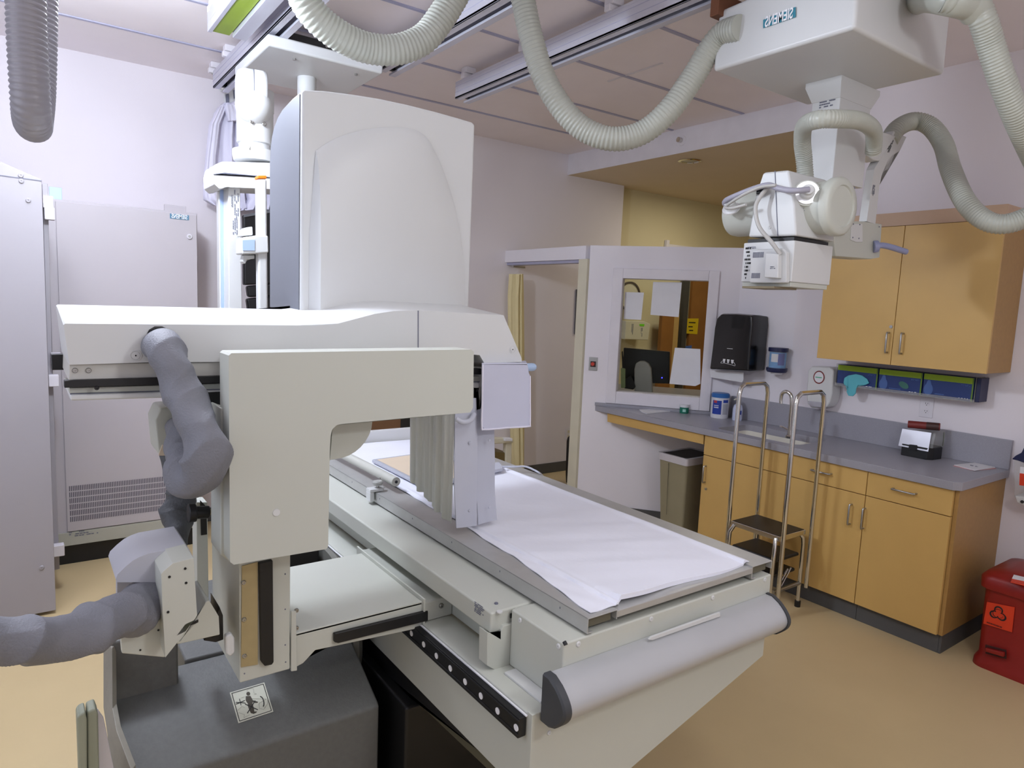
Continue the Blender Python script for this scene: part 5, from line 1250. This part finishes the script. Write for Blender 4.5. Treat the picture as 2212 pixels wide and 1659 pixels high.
t = thing('leaflet_stack', 'small stack of white and red leaflets at the near end of the counter', 'leaflets', (3.95, 1.45, ZCT))
pp('red_leaflet', [(2059, 1007), (2103, 1017), (2152, 1013), (2107, 1001)], (0, 0, .003), mat('pale_red', (196, 150, 150), .6), t, 0, Z=ZCT)
pp('top_leaflet', [(2061, 1005), (2106, 1017), (2150, 1010), (2106, 1000)], (0, 0, .003), PAPER, t, 0, Z=ZCT+.003)
marks('leaflet_print', U(2106, 1007, Z=ZCT+.0066), (0, -1, 0), (-1, 0, 0), .05, .03, 2, PRINT, t, 5, (0, 0, 1))
# clear-lidded black box with red roll on top
t = thing('sample_box', 'black tray with a clear flip lid and white card front on the counter', 'dispenser box', (3.95, 1.95, ZCT))
ba, bb = U(1943, 983, Z=ZCT), U(2003, 993, Z=ZCT); bxf = (ba.x+bb.x)/2
y_l, y_r = ba.y, bb.y; dp = .15
poly = [(bxf, y_r), (bxf+.03, y_r-.022), (bxf+dp*.75, y_r-.03), (bxf+dp, y_r-.01), (bxf+dp, y_l), (bxf, y_l)]
zt1 = U(1943, 957, X=bxf).z
prism('black_tray', [(x, y, ZCT) for x, y in poly], (0, 0, zt1-ZCT), BLACK, t, .004, seg=3)
zt2 = U(1950, 925, X=bxf+.03).z
prism('clear_lid', [(bxf+.012, y_l, zt1), (bxf+dp, y_l, zt1), (bxf+dp, y_l, zt2+.004), (bxf+.035, y_l, zt2)], (0, y_r-y_l-.02, 0), CLEAR, t, .003)
c1 = [U(1949, 926, X=bxf+.022), U(2012, 935, X=bxf+.022), U(2005, 976, X=bxf-.002), U(1984, 972, X=bxf-.002), U(1962, 967, X=bxf-.002), U(1940, 963, X=bxf-.002)]
prism('card_front', c1, (.003, 0, 0), mat('silver_card', (206, 206, 216), .25, .3), t, .001)
pp('catch', [(1962, 968), (1964, 960), (1980, 962), (1980, 970), (1978, 974), (1962, 971)], (.008, 0, 0), BLACK, t, .002, X=bxf-.008)
prism('side_card', [(bxf+dp*.8, y_r-.03, zt1+.005), (bxf+dp, y_r-.015, zt1+.005), (bxf+dp, y_r-.015, zt2), (bxf+dp*.8, y_r-.03, zt2)], (0, .002, 0), KHAKI, t, 0)
rl0 = U(1958, 918, X=bxf+.03); rl1 = U(2008, 911, X=bxf+.10)
t = thing('red_roll', 'dark red plastic roll lying on the black tray box', 'roll', tuple(rl0))
rz = zt2+.004+.021
rl0 = Vector((bxf+.05, y_l-.0, rz)); rl1 = Vector((bxf+.1, y_r-.01, rz+.006))
d_ = (rl1-rl0).normalized(); lathe('roll', rl0, [(.017, .004), (.021, 0), (.021, (rl1-rl0).length), (.017, (rl1-rl0).length), (.017, .004)], DRED, t, axis=d_, cap=False)
cyl('dark_band', rl0+d_*.09, rl0+d_*.15, .0216, mat('band_dark', (70, 44, 40), .5), t)

# ================================================================== TRASH CAN, STOOL, RED BIN
t = thing('trash_can', 'tall olive beige trash can with a clear liner under the counter', 'trash can', (3.9, 3.2, 0))
n1 = U(1482, 993, X=3.66); zr = U(1484, 990, X=3.68)
tx0, ty0 = 3.66, U(1484, 990, X=3.66).y; zct = U(1484, 992, X=3.66).z
ty1 = U(1424, 975, X=3.66).y; txr = min(4.1, U(1519, 985, Y=ty0).x); tw_ = .30
txr = tx0+.34
bm_r = lambda s, z: [(tx0+.17-.17*s+.0, ty0, z)]
def rrc(s, z, ext=0): 
    cx1, cy1 = tx0+.17, (ty0+ty1)/2; hx, hy = .17*s+ext, (ty1-ty0)/2*s+ext
    return rr(cx1-hx, cx1+hx, cy1-hy, cy1+hy, .02, z, 4)
loft('bin_body', [rrc(.80, 0), rrc(.86, .2), rrc(1, zct-.03)], BINB, t, cap=False, angle=50)
bmx = bmesh.new(); bmx.faces.new([bmx.verts.new(p) for p in rrc(.8, .002)]); finish('bin_floor', bmx, BINB, t, smooth=False)
loft('rim', [rrc(1, zct-.05, .006), rrc(1, zct, .008), rrc(1, zct, -.012), rrc(1, zct-.05, -.012)], LINER, t, cap=False, angle=50, label='clear liner folded over the rim')
loft('black_liner', [rrc(1, zct-.005, -.013), rrc(.9, .3, -.02), rrc(.8, .1, -.02)], BLACK, t, cap=True, angle=50)
prism('front_crease', [(tx0-.002+.012, (ty0+ty1)/2+.03, .2), (tx0+.012, (ty0+ty1)/2+.032, .2), (tx0-.001, (ty0+ty1)/2+.032, zct-.06), (tx0-.002, (ty0+ty1)/2+.03, zct-.06)], (.002, 0, 0), BPRINT, t, 0)

# step stool
t = thing('step_stool', 'chrome two-step stool with black treads and tall hand rails', 'step stool', (3.3, 2.2, 0))
fr = U(1738, 1302, Z=0.0)                     # near rear foot
zs = None
# near post foot at (1692,~1330) hidden; posts found from the tops: tall loops
XS1, XS0 = 3.50, 3.18
def pole(pts, r=.0125, nm='post', par=None): return tube(nm, pts, r, CHROME, par or t, seg=14, straight=True)
# tread near corners
Ttop = .46
tn = U(1686, 1157, Z=Ttop); tl2 = U(1573, 1124, Z=Ttop); tr2 = U(1747, 1144, Z=Ttop); tb2 = U(1634, 1111, Z=Ttop)
tx0_, tx1_ = (tn.x+tl2.x)/2, (tr2.x+tb2.x)/2; ty0_, ty1_ = (tn.y+tr2.y)/2, (tl2.y+tb2.y)/2
box('tread_frame', (tx0_, tx1_), (ty0_, ty1_), (Ttop-.03, Ttop-.002), CHROME, t, .003)
box('top_tread', (tx0_+.006, tx1_-.006), (ty0_+.006, ty1_-.006), (Ttop-.004, Ttop), BLACK, t, .002, label='black ribbed tread')
L2 = U(1590, 1176, X=tx0_+.02).z
box('lower_tread', (tx0_-.0, tx1_-.012), (ty0_+.018, ty1_-.018), (L2-.02, L2), BLACK, t, .01, seg=3, label='black lower tread')
L3 = U(1715, 1238, X=tx1_-.1).z
box('folded_tread', (tx0_+.02, tx1_-.02), (ty0_+.03, ty1_-.03), (L3-.02, L3), BLACK, t, .008, seg=3)
L2 = .26
rL = .0125
for yy in (ty0_-.016, ty1_+.016):
    zt3 = 1.20 if yy < ty0_ else 1.20
    xa_, xb_ = tx0_+.005, tx1_+.03
    top_z = U(1640, 830, X=(xa_+xb_)/2).z if yy > ty1_ else U(1745, 847, X=(xa_+xb_)/2).z
    pts = [(xa_, yy, .02), (xa_, yy, top_z-.06), (xa_+.012, yy, top_z-.02), (xa_+.045, yy, top_z), (xb_-.045, yy, top_z), (xb_-.012, yy, top_z-.02), (xb_, yy, top_z-.06), (xb_, yy, .12)]
    tube('hand_rail', [Vector(p) for p in pts[:1]+pts[1:]], rL, CHROME, t, seg=14, straight=True)
    yi = yy+(.03 if yy < ty0_ else -.03)
    tube('leg', [(xa_-.03, yi, .02), (xa_-.03, yi, .3), (xa_-.026, yi, Ttop-.06), (xa_-.005, yi+(.012 if yy < ty0_ else -.012), Ttop-.02)], .0115, CHROME, t, seg=12, straight=True)
    tube('leg', [(xb_-.02, yi, .02), (xb_-.02, yi, Ttop-.09), (xb_-.03, yi, Ttop-.05), (xb_-.05, yi+(.02 if yy < ty0_ else -.02), Ttop-.02)], .0115, CHROME, t, seg=12, straight=True)
    tube('leg', [(xa_-.15, yi, .02), (xa_-.15, yi, L2-.08), (xa_-.13, yi, L2-.02)], .0105, CHROME, t, seg=12, straight=True)
    for (xx, yf_) in ((xa_, yy), (xa_-.03, yi), (xb_-.02, yi), (xa_-.15, yi)):
        cyl('foot_cap', (xx, yf_, 0), (xx, yf_, .035), .0165, BLACK, t, seg=16)
    tube('cross_brace', [(xa_, yi, .14), (xb_-.02, yi, .14)], .011, STEEL, t, seg=10, straight=True)
    for dx in (0, .03): tube('strut', [(xa_+.03+dx, yi, .15), (xa_+.12+dx, yi, L2-.01)], .004, CHROME, t, seg=8, straight=True)

# red biohazard bin
t = thing('biohazard_bin', 'dark red step-on bin with orange hazard sticker at the right edge', 'bin', (4.0, 1.05, 0))
fxp = 3.70
yb_l = U(2097, 1380, X=fxp).y; ztb = U(2104, 1245, X=fxp).z
byc, bhy = yb_l-.2, .19
def bsec(s, z, ex=0): return rr(fxp+.0-.0+(1-s)*.2-ex, fxp+.40-(1-s)*.2+ex, byc-bhy*s-ex, byc+bhy*s+ex, .06, z, 6)
zl = .462
loft('bin_body', [bsec(1.03, 0), bsec(1.02, .03), bsec(.95, .06), bsec(.97, zl-.06)], RED, t, angle=60)
loft('bin_lid', [bsec(1.0, zl-.07, .01), bsec(1.0, zl-.02, .012), bsec(.96, zl+.005), bsec(.6, zl+.022)], RED, t, angle=60)
XSK = fxp+.2*(.035)-.002
q = [(2132, 1300), (2192, 1312), (2186, 1366), (2124, 1347)]
pp('hazard_sticker', q, (.0015, 0, 0), ORANGE, t, 0, X=fxp+.001, label='orange biohazard sticker')
c = U(2156, 1326, X=fxp-.001)
bm = bmesh.new()
def arcband(bm, c, r, w_, a0, a1, n=18):
    pr = None
    for k in range(n+1):
        a = math.radians(a0+(a1-a0)*k/n); ww = w_*(.25+.75*math.sin(math.pi*k/n))
        p1_ = bm.verts.new(c+Vector((0, -(r+ww)*math.cos(a), (r+ww)*math.sin(a)))); p2_ = bm.verts.new(c+Vector((0, -(r-ww*.2)*math.cos(a), (r-ww*.2)*math.sin(a))))
        if pr: bm.faces.new((pr[0], p1_, p2_, pr[1]))
        pr = (p1_, p2_)
for k in range(3):
    th = math.radians(90+120*k); cc_ = c+Vector((0, -.017*math.cos(th), .017*math.sin(th)))
    arcband(bm, cc_, .014, .006, math.degrees(th)-140+180+180, math.degrees(th)+140+180+180)
arcband(bm, c, .0205, .0022, 0, 360)
finish('hazard_symbol', bm, BPRINT, t, smooth=False)
marks('hazard_lettering', U(2155, 1352, X=fxp-.0012), Vector((0, -1, -.0)), (0, 0, 1), .09, .012, 1, mat('hazard_print', (110, 30, 16), .6), t, 4, (-1, 0, 0), dens=1)
pp('pedal_recess', [(2128, 1392), (2174, 1404), (2174, 1424), (2128, 1412)], (.004, 0, 0), mat('red_deep', (58, 12, 10), .6), t, .002, X=fxp-.012)
pp('pedal', [(2128, 1400), (2168, 1410), (2168, 1420), (2128, 1408)], (.02, 0, 0), RED, t, .004, X=fxp-.03)
qq = [U(2188, 1246, Z=zl+.016), U(2215, 1252, Z=zl+.016), U(2215, 1266, Z=zl+.016), U(2183, 1258, Z=zl+.016)]
prism('lid_label', qq, (0, 0, .003), ORANGE, t, 0); qq2 = [U(2190, 1242, Z=zl+.02), U(2215, 1248, Z=zl+.02), U(2215, 1256, Z=zl+.02), U(2186, 1250, Z=zl+.02)]
prism('lid_label_white', qq2, (0, 0, .002), PAPER, t, 0)

# ================================================================== DOORWAY, SIGNS, BOOTH
t = cloth('door_curtain', [(592, 1101, 1129), (640, 1098, 1130), (760, 1099, 1131), (900, 1102, 1131), (1000, 1106, 1130), (1072, 1107, 1130)], 4.95, CURT, 'cream curtain gathered at the left of the doorway', 'curtain', None, .012, 10, .05)
t = thing('curtain_track', 'short curtain hook track at the top of the doorway', 'curtain track', (3.6, 4.95, 1.95))
boxes('track', [(U(1106, 580, Y=4.95).x, U(1132, 580, Y=4.95).x, 4.93, 4.97, U(1110, 575, Y=4.95).z-.012, U(1110, 575, Y=4.95).z+.004)], STEEL, t, .002)
t = thing('wall_sign', 'dark grey wall panel with small white labels seen through the doorway', 'sign', (4.4, YB, 1.3))
pp('panel', [(1245, 625), (1275, 626), (1272, 724), (1241, 722)], (0, .01, 0), mat('sign_grey', (92, 92, 98), .5), t, .002, Y=YB-.014)
for qd_ in ([(1255, 656), (1262, 656), (1262, 677), (1254, 676)], [(1257, 682), (1262, 682), (1262, 694), (1256, 693)]):
    pp('white_label', qd_, (0, -.002, 0), PAPER, t, 0, Y=YB-.0145)
marks('sign_print', U(1258, 635, Y=YB-.0145), (1, 0, 0), (0, 0, 1), .06, .012, 1, PAPER, t, 3, (0, -1, 0), dens=.9)
marks('sign_print', U(1259, 666, Y=YB-.017), (1, 0, 0), (0, 0, 1), .02, .06, 4, BPRINT, t, 3, (0, -1, 0), dens=.9)
c = U(1227, 937, Y=YB); t = thing('corridor_outlet', 'white outlet plate low on the back wall inside the doorway', 'outlet', tuple(c))
box('plate', (c.x-.036, c.x+.036), (YB-.006, YB-.001), (c.z-.058, c.z+.058), TRIMW, t, .002)
boxes('sockets', [(c.x-.012, c.x+.012, YB-.008, YB-.006, c.z+.01, c.z+.035), (c.x-.012, c.x+.012, YB-.008, YB-.006, c.z-.035, c.z-.01)], CREAM, t, .002)
t = thing('black_bag', 'black bag standing on the floor behind the door jamb', 'bag', (4.2, 4.6, 0))
pp('bag_body', [(1238, 960), (1241, 948), (1248, 941), (1275, 942), (1275, 1075), (1238, 1060), (1236, 1020)], (0, .1, 0), BLACK, t, .03, Y=4.62, seg=4)
pp('bag_flap', [(1240, 962), (1243, 950), (1275, 948), (1275, 985), (1240, 980)], (0, -.01, 0), mat('bag_flap', (34, 34, 38), .6), t, .004, Y=4.62)
# side chair glimpsed behind the curtain strips
t = thing('bedside_chair', 'cream chair partly hidden behind the table, left of the doorway', 'chair', (3.3, 4.6, 0))
pp('arm', [(1060, 945), (1108, 947), (1110, 957), (1060, 960)], (0, .06, 0), CREAM, t, .01, Y=4.3)
pp('front_leg', [(1094, 955), (1106, 955), (1104, 1090), (1092, 1090)], (0, .05, 0), CREAM, t, .006, Y=4.32)
pp('seat', [(1045, 975), (1100, 978), (1100, 1000), (1045, 1000)], (0, .35, 0), mat('seat_brown', (104, 86, 46), .6), t, .01, Y=4.34)
pp('arm_pad', [(1091, 947), (1107, 947), (1107, 953), (1091, 953)], (0, .05, 0), PAPER, t, .002, Y=4.28)
# bookshelf glimpse under the arm of the tower
t = thing('low_shelf', 'low brown shelf unit with dark openings behind the head of the table', 'shelf', (2.3, 4.6, 0))
yS = 4.72
sh0, sh1 = U(790, 940, Y=yS).x, U(945, 940, Y=yS).x; szt = U(860, 903, Y=yS).z
box('body', (sh0, sh1), (yS, yS+.3), (0, szt), mat('shelf_brown', (126, 92, 64), .6), t, .004)
for (a, b) in ((865, 900), (913, 935)):
    box('opening', (U(a, 920, Y=yS).x, U(b, 920, Y=yS).x), (yS-.006, yS), (.25, szt-.005), mat('shelf_dark', (40, 38, 36), .8), t, .001)
box('upright', (U(901, 920, Y=yS).x, U(912, 920, Y=yS).x), (yS-.012, yS), (.2, szt), CREAM, t, .002)
# emergency button on the screen wall
c = onw(1281, 786); t = thing('emergency_button', 'steel plate with a red push button beside the doorway', 'push button', tuple(c))
def wbox(name, a0, b0, a1, b1, d0, d1, m, par, bev=.001, **k):
    p0 = onw(a0, b0); p1 = onw(a1, b1); s0, s1 = sof(p0), sof(p1); z0, z1 = min(p0.z, p1.z), max(p0.z, p1.z)
    pts = [A+dAB*s0+nAB*d0, A+dAB*s1+nAB*d0, A+dAB*s1+nAB*d1, A+dAB*s0+nAB*d1]
    return prism(name, [q+Vector((0, 0, z0)) for q in pts], (0, 0, z1-z0), m, par, bev, **k)
wbox('plate', 1273, 771, 1290, 801, .001, .005, STEEL, t, .001)
wbox('dark_inset', 1276, 780, 1287, 793, .005, .007, mat('inset_dark', (50, 24, 20), .5), t, 0)
cyl('red_button', c+nAB*.007, c+nAB*.018, .014, mat('button_red', (196, 60, 40), .4), t, seg=20, label='red button')
# sprinkler and downlight
c = U(1471, 303, X=XR-.02); t = thing('sprinkler', 'small chrome sprinkler on the soffit edge', 'sprinkler', tuple(c))
lathe('rosette', Vector((XR-.002, c.y, c.z)), [(.04, 0), (.036, .008), (.0001, .01)], TRIMW, t, axis=(-1, 0, 0)); cyl('head', (XR-.01, c.y, c.z), (XR-.05, c.y, c.z), .012, CHROME, t, seg=14)
lathe('deflector', (XR-.05, c.y, c.z), [(.0001, 0), (.02, 0), (.02, .003), (.0001, .003)], CHROME, t, axis=(-1, 0, 0), seg=16)
c = U(1490, 348, Z=2.862); t = thing('downlight', 'round chrome-rimmed recessed downlight in the booth soffit, switched off', 'ceiling light', tuple(c))
lathe('rim', (c.x, c.y, 2.864), [(.095, 0), (.095, -.004), (.075, -.008), (.07, 0)], CHROME, t, seg=40, cap=False); lathe('reflector', (c.x, c.y, 2.8635), [(.07, 0), (.04, -.001), (.0001, -.001)], STEEL, t, seg=30)

# booth interior, seen through the window and above the screen wall
Bw = lambda a, b, y=YB: U(a, b, Y=y)
def sheet(name, q, label, off=-.055):
    o = prism(name, [onw(a, b, off) for a, b in q], nAB*.001, PAPER, None, 0); return tag(o, label, 'paper', 'paper sheets taped to the window')
sheet('paper_sheet', [(1350, 631), (1391, 632), (1385, 691), (1347, 689)], 'small blank paper sheet at the left of the window')
sheet('paper_sheet', [(1411, 609), (1473, 610), (1466, 685), (1405, 680)], 'blank paper sheet hanging in the upper middle of the window')
sheet('paper_sheet', [(1458, 751), (1513, 754), (1513, 829), (1502, 834), (1446, 829)], 'blank paper sheet at the lower right of the window')
yb9 = YB
t = thing('wall_clock', 'round wall clock in the booth, partly hidden by the small paper sheet', 'clock', (4.9, yb9, 1.8))
c = Bw(1358, 640, yb9-.03)
lathe('rim', c, [(.0001, 0), (.15, 0), (.15, .025), (.135, .025), (.135, .012), (.0001, .012)], mat('clock_rim', (86, 76, 70), .5), t, axis=(0, -1, 0), seg=40)
lathe('face', c+Vector((0, -.012, 0)), [(.0001, 0), (.134, 0), (.134, .002), (.0001, .002)], CREAM, t, axis=(0, -1, 0), seg=40)
t = thing('wall_breaker_box', 'beige wall unit with lime sticker seen through the window', 'wall unit', (5.2, yb9, 1.2))
pp('housing', [(1352, 693), (1392, 694), (1405, 700), (1400, 735), (1350, 733)], (0, .08, 0), CREAM, t, .006, Y=yb9-.06)
pp('lime_sticker', [(1381, 700), (1392, 700), (1391, 705), (1382, 704)], (0, -.002, 0), mat('lime_bright', (120, 220, 40), .5), t, 0, Y=yb9-.061)
marks('label_print', U(1386, 718, Y=yb9-.061), (0, 0, -1), (1, 0, 0), .1, .03, 2, PRINT, t, 5, (0, -1, 0), dens=.9)
marks('label_print', U(1366, 712, Y=yb9-.061), (0, 0, -1), (1, 0, 0), .12, .03, 2, PRINT, t, 6, (0, -1, 0), dens=.9)
t = thing('brown_door', 'brown wooden door in the booth, with a yellow sign', 'door', (5.6, 5.1, 0))
yd = YB+.09
x_a, x_b = U(1486, 700, Y=yd).x, U(1640, 700, Y=yd).x
box('leaf', (x_a, x_b), (yd-.03, yd+.005), (0, 2.05), DOORW, t, .003)
pp('yellow_sign', [(1482, 688), (1509, 688), (1506, 722), (1479, 720)], (0, -.002, 0), YEL, t, 0, Y=yd-.031, label='yellow sign')
for k, (a, b) in enumerate(((1495, 697), (1494, 706), (1493, 714))):
    marks('sign_lettering', U(a, b, Y=yd-.034), (1, 0, 0), (0, 0, 1), .11 if k < 2 else .07, .018, 1, BPRINT, t, 20+k, (0, -1, 0), dens=1, gap=.7)
pp('blue_tape', [(1478, 748), (1494, 746), (1494, 753), (1476, 753)], (0, -.002, 0), mat('tape_blue', (70, 110, 200), .5), t, 0, Y=yd-.031)
t = thing('dark_door_frame', 'dark grey door frame post in the booth beside the brown door', 'post', (5.5, 5.05, 0))
box('post', (U(1470, 700, Y=yd-.05).x, U(1480, 700, Y=yd-.05).x), (yd-.08, yd-.03), (0, 2.2), mat('frame_dark', (66, 64, 64), .5), t, .003)
t = thing('brown_cabinet', 'brown wood panel cabinet behind the monitor in the booth', 'cabinet', (5.2, 5.0, 0))
x_a, x_b = U(1424, 720, Y=YB-.02).x, U(1450, 720, Y=YB-.02).x
box('panel', (x_a, x_b), (YB-.05, YB-.005), (0, 1.6), DOORW, t, .003); box('edge_strip', (x_b, x_b+.08), (YB-.05, YB-.005), (0, 1.6), mat('tan_strip', (196, 160, 100), .5), t, .003)
# monitor, speaker shape and clutter on a desk behind the glass
om = -.45
t = thing('booth_desk', 'grey desk top inside the booth behind the window', 'desk', (4.4, 4.2, 0))
dz1 = wz0-.03
pts = [A+dAB*.14-nAB*(TH+.03), A+dAB*(LAB-.06)-nAB*(TH+.03), A+dAB*(LAB-.06)-nAB*.8, A+dAB*.14-nAB*.8]
prism('desk_top', [p+Vector((0, 0, dz1)) for p in pts], (0, 0, -.03), COUNT, t, .003)
prism('desk_leg', [p+Vector((0, 0, 0)) for p in (pts[0], pts[0]+dAB*.05, pts[0]+dAB*.05-nAB*.6, pts[0]-nAB*.6)], (0, 0, dz1-.03), WOODS, t, .003)
prism('desk_leg', [p+Vector((0, 0, 0)) for p in (pts[1], pts[1]-dAB*.05, pts[1]-dAB*.05-nAB*.6, pts[1]-nAB*.6)], (0, 0, dz1-.03), WOODS, t, .003)
mo = -.34
t = thing('monitor', 'black computer monitor seen from behind through the window', 'monitor', tuple(onw(1395, 790, mo)))
prism('casing', [onw(a, b, mo) for a, b in ((1347, 751), (1447, 760), (1446, 829), (1344, 826))], -nAB*.03, BLACK, t, .006)
prism('stand', [onw(a, b, mo) for a, b in ((1372, 845), (1372, 796), (1375, 784), (1383, 779), (1393, 779), (1402, 784), (1408, 795), (1411, 848))], nAB*.06, mat('stand_grey_plastic', (168, 166, 160), .5), t, .012, seg=3)
ml = onw(1430, 816, mo+.002); cyl('power_led', ml, ml+nAB*.004, .005, LED, t, seg=10)
t = thing('radio_set', 'small light green handset in the lower left corner of the window', 'handset', tuple(onw(1345, 820, -.2)))
prism('handset', [onw(a, b, -.2) for a, b in ((1341, 795), (1350, 797), (1350, 838), (1341, 838))], -nAB*.04, mat('pale_green', (150, 168, 120), .5), t, .004)
prism('antenna', [onw(a, b, -.2) for a, b in ((1343, 760), (1345, 758), (1348, 795), (1344, 795))], -nAB*.01, BLACK, t, .001)
prism('dark_clutter', [onw(a, b, -.24) for a, b in ((1350, 820), (1362, 812), (1372, 836), (1368, 842), (1348, 839))], -nAB*.06, BLACK, t, .006)
t = thing('door_frame_top', 'white door frame corner rising above the screen wall', 'door frame', (6.0, YB, 0))
yq = YB+.09
boxes('frame', [(U(1436, 525, Y=yq).x, U(1442, 525, Y=yq).x, yq-.03, yq+.005, 2.2, U(1440, 519, Y=yq).z), (U(1442, 525, Y=yq).x, U(1562, 525, Y=yq).x, yq-.02, yq+.005, U(1440, 529, Y=yq).z-.12, U(1440, 527, Y=yq).z)], TRIMW, t, .002)
